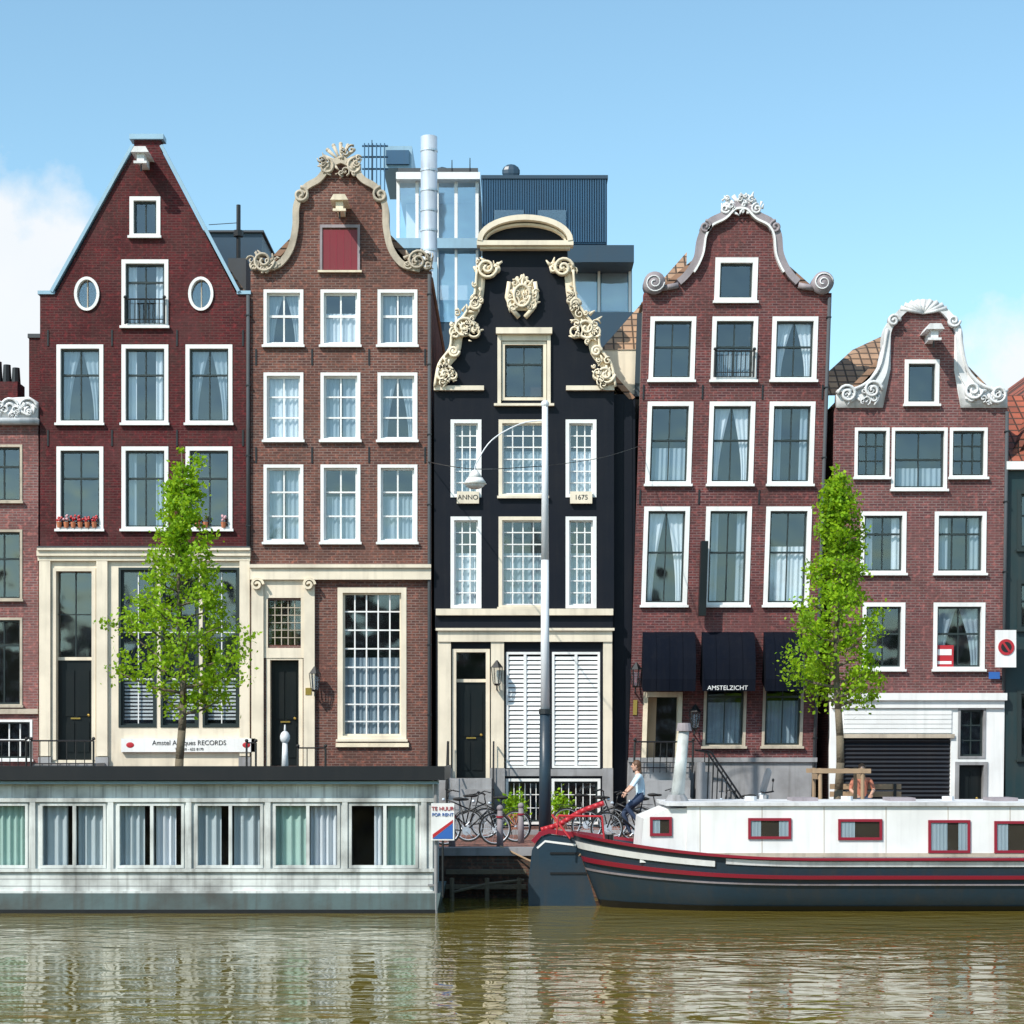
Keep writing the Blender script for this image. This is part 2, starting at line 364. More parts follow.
def rocaille(mb,cx,cz,w,h,n=26,y=-.06,seed=1,fan=False):
    q=random.Random(seed)
    for i in range(n):
        a=q.uniform(0,6.28); r=math.sqrt(q.random()); x=cx+w/2*r*math.cos(a); z=cz+h/2*r*math.sin(a)
        s=q.uniform(.03,.075)
        if i%3==0: mb.ribbon(spiral(x,z,s*1.7,1.2,a,1 if i%2 else -1,12),.03,y-.1,y+.02)
        else:
            d=q.uniform(0,6.28); mb.cyl((x,y-.03,z),(x+math.cos(d)*s*2.4,y-.07,z+math.sin(d)*s*2.4),s*.75,s*.2,6)
    for sg in (-1,1):
        mb.ribbon(spiral(cx+sg*w*.33,cz-h*.15,min(w,h)*.28,1.5,math.pi/2,sg),.045,y-.09,y+.1)
    if fan:
        for i in range(7):
            a=math.pi*(.1+.8*i/6); mb.cyl((cx,y-.03,cz),(cx+math.cos(a)*w*.4,y-.03,cz+math.sin(a)*h*.6),.02,.05,6)
            mb.ball((cx+math.cos(a)*w*.4,y-.03,cz+math.sin(a)*h*.6),.05)
def railing(H,x0,x1,y,z0,z1,n=8,mat='iron'):
    r=H.g('railing',mat); r.tube([(x0,y,z1),(x1,y,z1)],.02); r.tube([(x0,y,z0+.12),(x1,y,z0+.12)],.012)
    for i in range(n+1):
        x=x0+(x1-x0)*i/n; r.cyl((x,y,z0),(x,y,z1),.011 if 0<i<n else .026)
    for x in (x0,x1): r.ball((x,y,z1+.05),.045)
def hoist(H,px,py,mat='ornw'):
    X,Z=PX(px),PZ(py); h=H.g('hoist_beam',mat); h.box(X-.09,X+.09,-.75,-.002,Z-.1,Z+.1)
    h.prism([(X-.22,Z+.1),(X+.22,Z+.1),(X+.14,Z+.24),(X-.14,Z+.24)],-.85,-.001); h.box(X-.16,X+.16,-.8,-.7,Z-.16,Z-.1)
    H.g('hoist_hook','iron').cyl((X,-.65,Z-.1),(X,-.65,Z-.32),.02)
def lantern(H,px,py):
    X,Z=PX(px),PZ(py); l=H.g('wall_lantern','iron'); y=-.3
    l.tube([(X,-.005,Z-.35),(X,y,Z-.35),(X,y,Z-.25)],.02); l.cyl((X,y,Z+.2),(X,y,Z+.38),.16,.02,6); l.cyl((X,y,Z-.25),(X,y,Z-.2),.06,.09,6)
    for i in range(6):
        a=i*math.pi/3; l.cyl((X+.09*math.cos(a),y+.09*math.sin(a),Z-.2),(X+.14*math.cos(a),y+.14*math.sin(a),Z+.2),.012,.012,4)
    H.g('lantern_glass','glassl').cyl((X,y,Z-.2),(X,y,Z+.2),.085,.135,6)
def downpipe(H,px,y0,y1,mat='roofg'):
    X=PX(px); H.g('downpipe',mat,True).cyl((X,-.07,PZ(y1)),(X,-.07,PZ(y0)),.045,.045,10)
    yy=y0+20
    while yy<y1: H.g('pipe_brackets','iron').box(X-.06,X+.06,-.12,-.001,PZ(yy)-.015,PZ(yy)+.015); yy+=70
# ================================================================= HOUSE 1 : triangular spout gable
H=Obj('brick_house',(PX(145),0,1))
H.wall('upper_wall',P([(40,553),(40,293),(56,293),(134,150),(134,139),(161,139),(161,150),(236,293),(250,293),(250,553)]),'br1')
H.wall('ground_floor_front',P([(40,830),(40,556.5),(250,556.5),(250,830)]),'cream')
body(H,40,250,300,152,'br1')
cp=H.g('gable_coping','bluel')
cp.ribbon(P([(52,292),(133,146)]),.08,-.09,.32); cp.ribbon(P([(161.5,146),(239,292)]),.08,-.09,.32)
cp.box(PX(130),PX(164),-.1,.34,PZ(140),PZ(135)); cp.box(PX(38),PX(55),-.05,.32,PZ(294.5),PZ(291)); cp.box(PX(237),PX(251),-.05,.32,PZ(294.5),PZ(291))
hoist(H,146,166)
window(H,130,160,197,237,2,(),'white','sash',cur='none',back=.6)
window(H,122,168,260,327,2,(.3,),cur='sides',cm='curt')
for a in (57,122,186):
    window(H,a,a+46,345,424,2,(.36,),cur=['tie','sides','tie'][(a>100)+(a>150)],cm=['curtg','curt','curtg'][(a>100)+(a>150)])
    window(H,a,a+46,447,530,2,(.36,),cur='none' if a!=122 else 'sides')
for cx in (87,201):
    X,Z=PX(cx),PZ(294); H.holes.append([(X+.26*math.cos(i*math.pi/12),Z+.37*math.sin(i*math.pi/12)) for i in range(24)])
    ring=[(X+.28*math.cos(i*math.pi/16),Z+.39*math.sin(i*math.pi/16)) for i in range(33)]
    H.g('oval_window_frame','white').ribbon(ring,.07,-.05,.1)
    H.g('oval_window_glass','glass').prism([(X+.26*math.cos(i*math.pi/12),Z+.37*math.sin(i*math.pi/12)) for i in range(24)],.1,.101)
    H.g('oval_window_back','dark1').box(X-.4,X+.4,.35,.36,Z-.5,Z+.5); H.g('oval_window_bar','orn').box(X-.012,X+.012,.06,.09,Z-.36,Z+.36)
railing(H,PX(126),PX(165),-.1,PZ(325),PZ(300),8)
for px in (60,67,74,81,88,95,198,206,224):
    X=PX(px); Z=PZ(528); H.g('flower_pots','terra').cyl((X,-.09,Z),(X,-.09,Z+.14),.05,.07,8)
    f=H.g('pot_flowers',R.choice(['red','grass','flow']))
    for k in range(6): f.ball((X+R.uniform(-.06,.06),-.09+R.uniform(-.05,.05),Z+.18+R.uniform(0,.12)),.035,nu=6,nv=4)
for px in (48,112,177,243):
    for py in (338,438): H.g('wall_anchors','iron').box(PX(px)-.02,PX(px)+.02,-.02,-.001,PZ(py)-.2,PZ(py)+.2)
c=H.g('cornice','cream'); c.box(PX(38),PX(251),-.16,-.001,PZ(556.4),PZ(551)); c.box(PX(38.5),PX(250.6),-.10,-.001,PZ(561),PZ(556.5))
c.box(PX(39),PX(251),-.22,-.002,PZ(551),PZ(548.6))
H.g('cornice_lead','roofg').box(PX(39),PX(251),-.225,-.002,PZ(548.5),PZ(547))
for a,b in ((40,51),(97,108),(240,250)): H.g('pilasters','cream').box(PX(a),PX(b),-.09,-.003,PZ(756),PZ(561))
for a,b in ((40,51),(97,108),(240,250)): H.g('pilaster_bases','stone').box(PX(a)-.02,PX(b)+.02,-.12,-.003,PZ(790),PZ(757))
door(H,53,95,660,760,568,frame='cream',tcols=2,trows=(.5,))
for a,b in ((119,156),(161,198),(203,239)):
    window(H,a,b,568,727,2,(.4,.7),'sash','sash',mun='white',cur='none',cw=.05,sill=False,mw=.025)
    k=H.g('venetian_blinds','white')
    for i in range(12): k.box(PX(a)+.1,PX(b)-.1,.2,.23,PZ(680+i*3.6),PZ(680+i*3.6)+.05)
H.g('sign_board','white').box(PX(122),PX(256),-.12,-.01,PZ(752),PZ(738.5))
H.text('Amstel Antiques RECORDS',PX(190),-.125,PZ(743),.17,'iron',sx=.95); H.text('Tel. 020 - 625 8170',PX(190),-.125,PZ(749.3),.09,'iron')
for px in (131,247):
    H.g('sign_mark','red').ball((PX(px),-.125,PZ(745)),.10,.01,.07)
st=H.g('stoop','stone')
for i in range(6): st.box(PX(44),PX(106),-1.2-.28*i,-.13,1.0,1.0+.28*(6-i)+.002*i)
railing(H,PX(43),PX(104),-1.25,PZ(768),PZ(741),7); downpipe(H,248.5,296,547)
H.done()
# ================================================================= HOUSE 2 : bell gable
H=Obj('brick_house',(PX(341),0,1))
sm=smooth([(262,271),(280,266),(292,250),(297,228),(298,207),(306,190),(320,181),(331,167),(341,162)],5)
mir=[(682-x,y) for x,y in sm[::-1]]
prof=sm+mir[1:]
H.wall('upper_wall',P([(250.5,568),(250.5,271)]+prof+[(431.5,271),(431.5,568)]),'br2')
H.wall('ground_floor_front',P([(250.5,830),(250.5,570),(431.5,570),(431.5,830)]),'br2')
body(H,251,431,275,186,'br2')
H.g('gable_coping','orn').ribbon(P(sm),.16,-.12,.33,off=.03); H.g('gable_coping','orn').ribbon(P(mir),.16,-.121,.331,off=.03)
o=H.g('gable_ornament','orn',True); rocaille(o,PX(341),PZ(163),1.1,.75,36,seed=3,fan=True)
for px,sg in ((264,-1),(418,1)):
    rocaille(o,PX(px),PZ(263),.75,.5,30,seed=px); o.ribbon(spiral(PX(px),PZ(262),.28,1.7,0,sg),.05,-.18,.2)
for sg in (-1,1): o.ribbon(spiral(PX(341+sg*40),PZ(196),.2,1.5,math.pi/2,sg),.06,-.16,.2)
hoist(H,342,213,'creamd')
X0,X1=PX(320),PX(360); H.g('loft_shutter','redsh').box(X0+.06,X1-.06,-.02,.05,PZ(270),PZ(230))
H.g('loft_shutter_frame','ornp').box(X0,X0+.06,-.05,.05,PZ(271),PZ(228)); H.g('loft_shutter_frame','ornp').box(X1-.06,X1,-.05,.05,PZ(271),PZ(228)); H.g('loft_shutter_frame','ornp').box(X0,X1,-.05,.05,PZ(228),PZ(225)); H.g('loft_shutter_frame','creamd').box(X0-.05,X1+.05,-.1,.05,PZ(273),PZ(271))
for i in range(1,5): x=X0+.06+i*.176; H.g('loft_shutter','darkred').box(x-.008,x+.008,-.026,-.02,PZ(269),PZ(231))
for a,b in ((264,303),(321,360),(378,417)):
    for y0,y1 in ((290,346),(373,441),(465,543)):
        window(H,a,b,y0,y1,2,(.45,) if y0<300 else (.33,.66),'white','white',cur=R.choice(['full','fullgap','fullgap','low','low','tie']),cw=.07,sw=.05,mw=.04,cm=R.choice(['curt','curtg','curtg']))
for px in (256,312,369,425):
    for py in (357,455): H.g('wall_anchors','iron').box(PX(px)-.02,PX(px)+.02,-.02,-.001,PZ(py)-.2,PZ(py)+.2)
c=H.g('ground_cornice','cream'); c.box(PX(250.6),PX(431.2),-.15,-.001,PZ(580),PZ(568.5)); c.box(PX(250.4),PX(431.3),-.22,-.002,PZ(568.4),PZ(565))
for a,b in ((252,264),(304,315)):
    H.g('portal','cream').box(PX(a),PX(b),-.12,-.003,PZ(768),PZ(580.1)); H.g('portal_brackets','creamd').ribbon(spiral(PX((a+b)/2),PZ(585),.16,1.5,0,1),.06,-.25,-.125)
H.g('portal','cream').box(PX(264.2),PX(303.8),-.05,-.003,PZ(598),PZ(580.1)); H.g('portal','cream').box(PX(264.2),PX(303.8),-.05,.05,PZ(658),PZ(648))
H.g('portal','cream').box(PX(264.2),PX(268),-.049,.05,PZ(647.9),PZ(598.1)); H.g('portal','cream').box(PX(301),PX(303.8),-.049,.05,PZ(647.9),PZ(598.1))
H.holes.append(rect(268,301,600,645))
H.g('fanlight_glass','glass').quad((PX(268),.1,PZ(645)),(PX(301),.1,PZ(645)),(PX(301),.1,PZ(600)),(PX(268),.1,PZ(600)))
H.g('fanlight_back','dark2').box(PX(266),PX(303),.35,.36,PZ(647),PZ(598))
for i in range(1,5): H.g('fanlight_bars','orn').box(PX(268+i*6.6)-.01,PX(268+i*6.6)+.01,.06,.09,PZ(645),PZ(600))
for i in range(1,6): H.g('fanlight_bars','orn').box(PX(268),PX(301),.055,.085,PZ(600+i*7.5)-.01,PZ(600+i*7.5)+.01)
door(H,267,302,660,766,frame='cream')
window(H,338,406,588,740,5,(.13,.26,.39,.52,.65,.78,.9),'cream','cream',mun='white',cur='half',cw=.12,mw=.035,cm='curtg')
lantern(H,316,682)
st=H.g('stoop','stone')
for i in range(5): st.box(PX(262),PX(308),-1.1-.28*i,-.13,1.0,1.0+.3*(5-i)+.002*i)
railing(H,PX(253),PX(262),-1.2,PZ(775),PZ(743),2); railing(H,PX(303),PX(330),-1.2,PZ(775),PZ(748),3)
H.g('house_number_plate','yell').box(PX(306),PX(312),-.135,-.121,PZ(695),PZ(688))
H.g('basement_bands','creamd').box(PX(336),PX(409),-.08,-.002,PZ(747),PZ(743)); downpipe(H,429.5,275,828)
H.done()
# ================================================================= HOUSE 3 : black neck gable
H=Obj('black_house',(PX(525),0,1))
arcp=[(525+45*math.cos(math.pi*(1-i/18)),244-23*math.sin(math.pi*(1-i/18))) for i in range(19)]
inn=smooth([(438,388),(444,368),(455,350),(458,330),(470,318),(478,300),(482,268)],4)
innr=[(1050-x,y) for x,y in inn[::-1]]
H.wall('upper_wall',P([(434,610),(434,390)]+inn+[(482.5,249),(567.5,249)]+innr+[(614,390),(614,610)]),'black')
H.wall('ground_floor_front',P([(436,830),(436,630.5),(612,630.5),(612,830)]),'black')
H.g('tympanum','black').prism(P([(480.5,240)]+[(x,y) for x,y in arcp[1:-1]]+[(569.5,240)]),.0,.3)
H.g('frieze','black').box(PX(435),PX(613),.0,.3,PZ(630.4),PZ(610.2))
body(H,435,634,395,275,'black','tile',ridge=525)
H.g('side_return','black').box(PX(614.2),PX(636),.32,1.2,1.0,PZ(392))
o=H.g('gable_scrollwork','creamd',True)
for f in (lambda x:x,lambda x:1050-x):
    sg=1 if f(0)==0 else -1
    o.ribbon(P([(f(x),y) for x,y in smooth([(439,386),(444,367),(455,352),(459,334),(470,318),(478,300),(481,272)],4)]),.24,-.14,.32)
    o.ribbon(P([(f(x),y) for x,y in smooth([(435,388),(439,366),(450,350),(453,332),(465,316),(474,300),(477,272)],4)]),.06,-.24,-.141)
    for cx,cz,r,d in ((464,330,.28,sg),(445,376,.24,sg),(487,270,.26,-sg),(475,306,.14,-sg),(454,353,.14,-sg)):
        o.ribbon(spiral(PX(f(cx)),PZ(cz),r,1.7,0,d),.06,-.27,-.1); o.ball((PX(f(cx)),-.2,PZ(cz)),.055,.055,.055)
    rocaille(o,PX(f(465)),PZ(328),.75,.8,26,y=-.17,seed=int(f(5))); rocaille(o,PX(f(488)),PZ(268),.7,.36,18,y=-.12,seed=int(f(9)))
    rocaille(o,PX(f(447)),PZ(372),.5,.75,18,y=-.17,seed=int(f(19))); rocaille(o,PX(f(478)),PZ(298),.25,.7,10,y=-.17,seed=int(f(29)))
p=H.g('pediment','cream'); p.ribbon(P([(x,y) for x,y in arcp]),.13,-.38,.34); p.ribbon(P([(525+(x-525)*.90,244-(244-y)*.78) for x,y in arcp]),.05,-.2,-.003)
p.box(PX(477),PX(573),-.36,-.002,PZ(248.5),PZ(243.9)); p.box(PX(480),PX(570),-.24,-.003,PZ(251),PZ(248.6))
p.box(PX(434),PX(484),-.14,.31,PZ(391),PZ(386.5)); p.box(PX(566),PX(614),-.14,.31,PZ(391),PZ(386.5))
rocaille(o,PX(522),PZ(299),.72,.9,40,y=-.08,seed=5,fan=True); o.box(PX(511),PX(533),-.1,-.002,PZ(311),PZ(285))
o.ribbon([(PX(522)+.2*math.cos(i*math.pi/10),PZ(297)+.27*math.sin(i*math.pi/10)) for i in range(21)],.06,-.2,-.101)
for dx in (-8,8): o.ribbon(P([(522+dx*1.6,283),(522+dx*1.9,298),(522+dx*1.3,310),(522+dx*.4,318)]),.1,-.16,-.003)
window(H,502,546,342,400,2,(.36,),'cream','sash',cur='none',cw=.07,back=.7,sill=False)
q_=H.g('attic_window_surround','cream'); q_.box(PX(496),PX(552),-.2,-.004,PZ(335),PZ(329)); q_.box(PX(497.5),PX(501),-.08,-.004,PZ(404),PZ(335.1)); q_.box(PX(547),PX(550.5),-.08,-.004,PZ(404),PZ(335.1)); q_.box(PX(501.2),PX(546.8),-.06,-.022,PZ(341),PZ(335.1)); q_.box(PX(494),PX(554),-.14,-.004,PZ(406.5),PZ(404.1))
for y0,y1,rw in ((420,497,(.17,.33,.5,.67,.83)),(517,608,(.14,.28,.42,.57,.71,.85))):
    for a,b,cc in ((451,481,3),(499,547,4),(566,596,3)):
        big=b-a>40
        window(H,a,b,y0,y1,cc,rw,'cream' if big else 'white','white',mun='white',cur='low',cw=.08,mw=.03,sw=.04,sill=big,cm='curtg' if R.random()<.7 else 'curt')
c=H.g('string_course','cream'); c.box(PX(436),PX(613),-.12,-.001,PZ(615.5),PZ(609))
for a,b,tx in ((457,479,'ANNO'),(570,592,'1675')):
    H.g('date_tablet','cream').box(PX(a),PX(b),-.12,-.031,PZ(504),PZ(492)); H.text(tx,PX((a+b)/2),-.124,PZ(498),.17,'iron')
c.box(PX(438),PX(612),-.14,-.001,PZ(642),PZ(631)); c.box(PX(436),PX(614),-.22,-.002,PZ(631),PZ(628.5))
for a,b in ((438,451),(491,504),(603,612)): H.g('pilasters','cream').box(PX(a),PX(b),-.1,-.003,PZ(768),PZ(642.1))
for a,b in ((438,451),(491,504),(603,612)): H.g('pilaster_bases','stone').box(PX(a)-.02,PX(b)+.02,-.13,-.003,PZ(829.9),PZ(768.2))
door(H,453,489,682,778,649,frame='cream',tcols=1)
for a,b in ((506,544),(552,600)):
    H.holes.append(rect(a,b,652,768)); f=H.g('shutter_frames','white')
    X0,X1,Z0,Z1=PX(a),PX(b),PZ(768),PZ(652)
    f.box(X0,X0+.06,-.02,.1,Z0,Z1); f.box(X1-.06,X1,-.02,.1,Z0,Z1); f.box(X0+.06,X1-.06,-.02,.1,Z1-.06,Z1); f.box(X0+.06,X1-.06,-.02,.1,Z0,Z0+.06)
    xm=(X0+X1)/2; f.box(xm-.035,xm+.035,-.018,.1,Z0+.06,Z1-.06)
    s=H.g('louvres','white'); n=24
    for i in range(n):
        z=Z0+.08+(Z1-Z0-.16)*i/n; dz=(Z1-Z0-.16)/n
        for xa,xb in ((X0+.06,xm-.035),(xm+.035,X1-.06)):
            s.add([(xa,.03,z+dz*.75),(xb,.03,z+dz*.75),(xb,.0,z),(xa,.0,z),(xa,.04,z+dz*.75),(xb,.04,z+dz*.75),(xb,.012,z),(xa,.012,z)],[(0,1,2,3),(4,7,6,5),(0,4,5,1),(2,6,7,3)])
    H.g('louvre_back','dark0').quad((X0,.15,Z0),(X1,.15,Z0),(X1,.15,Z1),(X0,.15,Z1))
    window(H,a,b,779,824,6,(.33,.66),'white','sash',mun='white',cur='none',cw=.06,sill=False,mw=.02)
H.g('plinth_band','stone').box(PX(504.2),PX(602.8),-.06,-.003,PZ(776),PZ(769))
lantern(H,497,676)
st=H.g('stoop','stone')
for i in range(5): st.box(PX(450),PX(492),-1.0-.27*i,-.14,1.0,1.0+.26*(5-i)+.002*i)
r=H.g('stair_railing','iron')
for x in (PX(449),PX(494)):
    r.tube([(x,-.2,3.2),(x,-1.0,3.2),(x,-2.2,2.05)],.022)
    for k in range(8):
        yy=-.2-k*.28; zz=3.2 if yy>-1 else 3.2+(yy+1)*.96; r.cyl((x,yy,1.0),(x,yy,zz),.012)
H.done()
# ================================================================= HOUSE 4 : leaning, bell gable, awnings
H=Obj('brick_hotel',(PX(720),0,1),shear=.033)
sm=smooth([(626,293),(640,292),(655,288),(670,275),(680,256),(683,236),(690,224),(703,217),(712,208),(720,206)],5)
mir=[(1440-x,y) for x,y in sm[::-1]]
H.wall('front_wall',P([(626,760)]+sm+mir[1:]+[(814,760)]),'br4')
H.wall('plinth_wall',P([(626,830),(626,760.5),(814,760.5),(814,830)]),'stone',y0=-.05,th=.35)
body(H,626,814,300,222,'cream','tile',depth=14)
# hipped tiled slope and rendered flank that show to the left of the gable
a_=(PX(586),1.0,PZ(342)); b_=(PX(672),1.0,PZ(342)); c_=(PX(668,54.5),4.5,PZ(252,54.5)); 
H.g('side_hip_roof','tilef').add([a_,b_,c_],[(0,1,2)])
H.g('side_hip_wall','cream').quad((PX(586),1.02,PZ(395)),(PX(640),1.02,PZ(395)),(PX(640),1.02,PZ(341)),(PX(586),1.02,PZ(341)))
H.g('gable_coping','ornp').ribbon(P(sm[12:]),.17,-.12,.33,off=.03); H.g('gable_coping','ornp').ribbon(P(mir[:-12]),.17,-.121,.331,off=.03)
H.g('gable_coping','white').ribbon(P(sm[16:]),.05,-.16,.2,off=-.08); H.g('gable_coping','white').ribbon(P(mir[:-16]),.05,-.161,.2,off=-.08)
o=H.g('gable_ornament','ornw',True); rocaille(o,PX(720),PZ(207),1.2,.5,30,seed=8,fan=False)
for i in range(7):
    a=math.pi*(.05+.9*i/6); o.cyl((PX(720),-.08,PZ(208)),(PX(720)+.45*math.cos(a),-.08,PZ(208)+.32*math.sin(a)),.03,.06,6)
o2=H.g('gable_scrolls','ornp',True)
for px,sg in ((636,-1),(804,1)):
    X,Z=PX(px),PZ(284); o2.cyl((X,-.2,Z),(X,.32,Z),.27,.27,20); o.ribbon(spiral(X,Z,.25,1.8,0,sg),.03,-.22,-.2)
    o2.ribbon(P([(px-sg*8,289),(px-sg*24,286)]),.12,-.14,.2)
for sg in (-1,1): o2.ribbon(spiral(PX(720+sg*35),PZ(228),.16,1.5,math.pi/2,sg),.06,-.16,.2)
window(H,697,739,258,302,1,(),'white','sash',cur='none',cw=.12,back=.6)
ch={0:['none','half','tie'],1:['half','tie','sides'],2:['tie','sides','low']}
for y0,y1,cu in ((317,381,0),(402,485,1),(507,606,2)):
    for j,a in enumerate((634,696,756)):
        window(H,a,a+45,y0,y1,2,(.45,),cur=ch[cu][j],cw=.1,cm='curtg' if (cu+j)%2 else 'curt')
railing(H,PX(699),PX(738),-.12,PZ(378),PZ(352),9)
for a,b in ((636,688),(695,747),(757,794)):
    X0,X1=PX(a),PX(b); Zt,Zb=PZ(632),PZ(692); h=Zt-Zb
    pr=smooth([(-.0,Zt),(-.3,Zt-.12*h),(-.62,Zt-.45*h),(-.78,Zt-.8*h)],4)+[(-.785,Zb)]
    k=H.g('awning','cloth'); n=len(pr); q=6
    vs=[(X0+(X1-X0)*i/q,y+ (.0 if i%q==0 else .01*math.sin(i*2)),z) for y,z in pr for i in range(q+1)]
    k.add(vs,[(j*(q+1)+i,j*(q+1)+i+1,(j+1)*(q+1)+i+1,(j+1)*(q+1)+i) for j in range(n-1) for i in range(q)])
    for X in (X0+.001,X1-.001):
        k.add([(X,y,z) for y,z in pr]+[(X,-.002,Zb+.25)],[tuple(range(n+1))])
    for i in range(1,4):
        H.g('awning_ribs','cloth').tube([(X0+(X1-X0)*i/4,y-.006,z+.004) for y,z in pr],.008,4)
H.text('AMSTELZICHT',PX(719.5),-.80,PZ(689),.155,'white')
window(H,700,742,655,747,2,(.45,),'orn','sash',cur='half',cw=.06,cm='curtg'); window(H,759,799,655,747,2,(.45,),'orn','sash',cur='half',cw=.06,cm='curtg')
H.holes.append(rect(641,676,695,759))
dd=H.g('entrance','creamd'); dd.box(PX(639),PX(643.5),-.06,.28,PZ(759.5),PZ(692)); dd.box(PX(673.5),PX(678),-.06,.28,PZ(759.5),PZ(692)); dd.box(PX(643.5),PX(673.5),-.06,.28,PZ(697),PZ(692))
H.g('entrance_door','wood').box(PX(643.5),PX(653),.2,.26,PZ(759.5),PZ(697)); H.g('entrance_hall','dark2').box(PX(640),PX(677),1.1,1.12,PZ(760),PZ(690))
H.g('entrance_glass','glass').quad((PX(653),.2,PZ(759)),(PX(673.5),.2,PZ(759)),(PX(673.5),.2,PZ(697)),(PX(653),.2,PZ(697)))
lantern(H,630,678); lantern(H,690,720)
st=H.g('stoop','stone')
for i in range(4): st.box(PX(636),PX(684),-1.1-.28*i,-.06,1.0,1.0+.42*(4-i)+.002*i)
railing(H,PX(629),PX(686),-1.2,PZ(772),PZ(742),9)
r=H.g('stair_railing','iron')
for yy in (-1.6,-.6):
    r.tube([(PX(690),yy,PZ(750)),(PX(702),yy,PZ(752)),(PX(736),yy,PZ(800))],.025)
    for k in range(9): t=k/8; x=PX(700)+(PX(736)-PX(700))*t; r.cyl((x,yy,1.0),(x,yy,PZ(752)+(PZ(800)-PZ(752))*t),.013)
for i in range(7): st.box(PX(690+i*7),PX(697+i*7),-1.6,-.6,1.0,2.7-.24*i)
H.g('plinth_ledge','stone').box(PX(625.8),PX(814.2),-.12,-.051,PZ(762),PZ(757.5))
H.g('vertical_banner','door').box(PX(690),PX(697),-.5,-.2,PZ(617),PZ(543)); H.g('banner_arm','iron').box(PX(693),PX(694.5),-.35,-.002,PZ(545),PZ(542))
H.g('menu_plaque','yell').box(PX(629),PX(633),-.03,-.001,PZ(715),PZ(700))
for px in (629,688,748,808):
    for py in (392,497): H.g('wall_anchors','iron').box(PX(px)-.02,PX(px)+.02,-.02,-.001,PZ(py)-.18,PZ(py)+.18)
downpipe(H,811.5,298,826)
H.done()
# ================================================================= HOUSE 5 : white-coped gable with garage
H=Obj('brick_house',(PX(915),0,1),shear=.013)
sm=smooth([(829,412),(834,402),(852,399),(868,390),(878,374),(881,350),(883,330),(895,314),(906,307),(916,305)],5)
mir=[(1832-x,y) for x,y in sm[::-1]]
H.wall('front_wall',P([(829,693)]+sm+mir[1:]+[(1003,693)]),'br5')
H.wall('ground_floor_front',P([(829,830),(829,700.5),(1003,700.5),(1003,830)]),'white')
body(H,829,1003,404,318,'br5','tile',depth=12)
H.g('hip_roof','tilef').add([(PX(822),.5,PZ(392)),(PX(886),.5,PZ(392)),(PX(880,53.4),3.4,PZ(334,53.4)),(PX(846,53.0),3.0,PZ(350,53.0)),(PX(822,51.5),1.5,PZ(372,51.5))],[(0,1,2,3,4)])
H.g('gable_coping','ornw').ribbon(P(sm[14:]),.17,-.12,.33,off=.04); H.g('gable_coping','ornw').ribbon(P(mir[:-14]),.17,-.121,.331,off=.04)
o=H.g('gable_scrollwork','ornw',True)
for f in (lambda x:x,lambda x:1832-x):
    sg=1 if f(0)==0 else -1
    o.prism(P([(f(830.5),408),(f(831),394),(f(838),386),(f(850),390),(f(862),382),(f(872),366),(f(880),330),(f(884),330),(f(884),370),(f(880),392),(f(877),408)]),-.07,.29)
    o.ribbon(spiral(PX(f(841)),PZ(395),.24,1.7,math.pi,-sg),.06,-.2,-.071); o.ribbon(spiral(PX(f(866)),PZ(391),.24,1.6,0,sg),.06,-.2,-.072)
    o.ribbon(P(smooth([(f(831),392),(f(850),389),(f(864),380),(f(874),364),(f(880),330)],4)),.07,-.16,.3)
    rocaille(o,PX(f(856)),PZ(397),.9,.35,16,y=-.08,seed=int(f(3)))
    o.ribbon(spiral(PX(f(886)),PZ(322),.16,1.5,0,sg),.06,-.2,-.01)
for i in range(9):
    a=math.pi*(.12+.76*i/8); o.cyl((PX(916),-.09,PZ(314)),(PX(916)+.62*math.cos(a),-.09,PZ(314)+.34*math.sin(a)),.03,.07,6)
hoist(H,922,340)
window(H,899,933,360,405,1,(),'white','sash',cur='none',cw=.09,back=.6)
for a,b in ((850,884),(887,942),(945,982)):
    window(H,a,b,428,478 if b-a<45 else 490,2 if b-a>40 else 3,(.5,) if b-a>40 else (.33,.66),cur='half' if b-a>40 else 'none',cw=.07,cm='curtg')
for a,b in ((857,902),(931,982)):
    window(H,a,b,512,574,3 if a>900 else 2,(.33,) ,cur='sides',cw=.09)
    window(H,a+3 if a<900 else a,b,603,670,2,(.45,),cur='tie' if a>900 else 'none',cw=.09)
H.g('window_poster','red').box(PX(934),PX(952),.08,.086,PZ(667),PZ(645)); H.g('window_poster','white').box(PX(936),PX(950),.074,.079,PZ(664),PZ(661)); H.g('window_poster','white').box(PX(936),PX(950),.074,.079,PZ(655),PZ(649))
H.g('ground_cornice','white').box(PX(828),PX(1004),-.16,.3,PZ(700.4),PZ(693.2)); H.g('ground_cornice','white').box(PX(830),PX(1002),-.08,-.001,PZ(708),PZ(700.5))
H.holes.append(rect(842,950,735,828)); g=H.g('roller_shutter','shut')
for i in range(22):
    z=PZ(828)+i*(PZ(735)-PZ(828))/22; h=(PZ(735)-PZ(828))/22
    g.add([(PX(842),.12,z),(PX(950),.12,z),(PX(950),.07,z+h*.5),(PX(842),.07,z+h*.5),(PX(950),.12,z+h*.98),(PX(842),.12,z+h*.98)],[(0,1,2,3),(3,2,4,5)])
for i in range(5): H.g('fascia_boards','white').box(PX(842),PX(950),-.03,-.001,PZ(733-i*4.6),PZ(729-i*4.6))
H.g('fascia_boards','orn').box(PX(836),PX(953),-.06,-.031,PZ(738),PZ(734))
window(H,957,984,708,758,2,(.33,.66),'stone','sash',cur='none',cw=.05,sill=False); door(H,955,986,765,826,frame='stone')
H.g('plinth','stone').box(PX(829.5),PX(841),-.08,-.002,1.0,PZ(800)); downpipe(H,1001,412,690)
H.done()
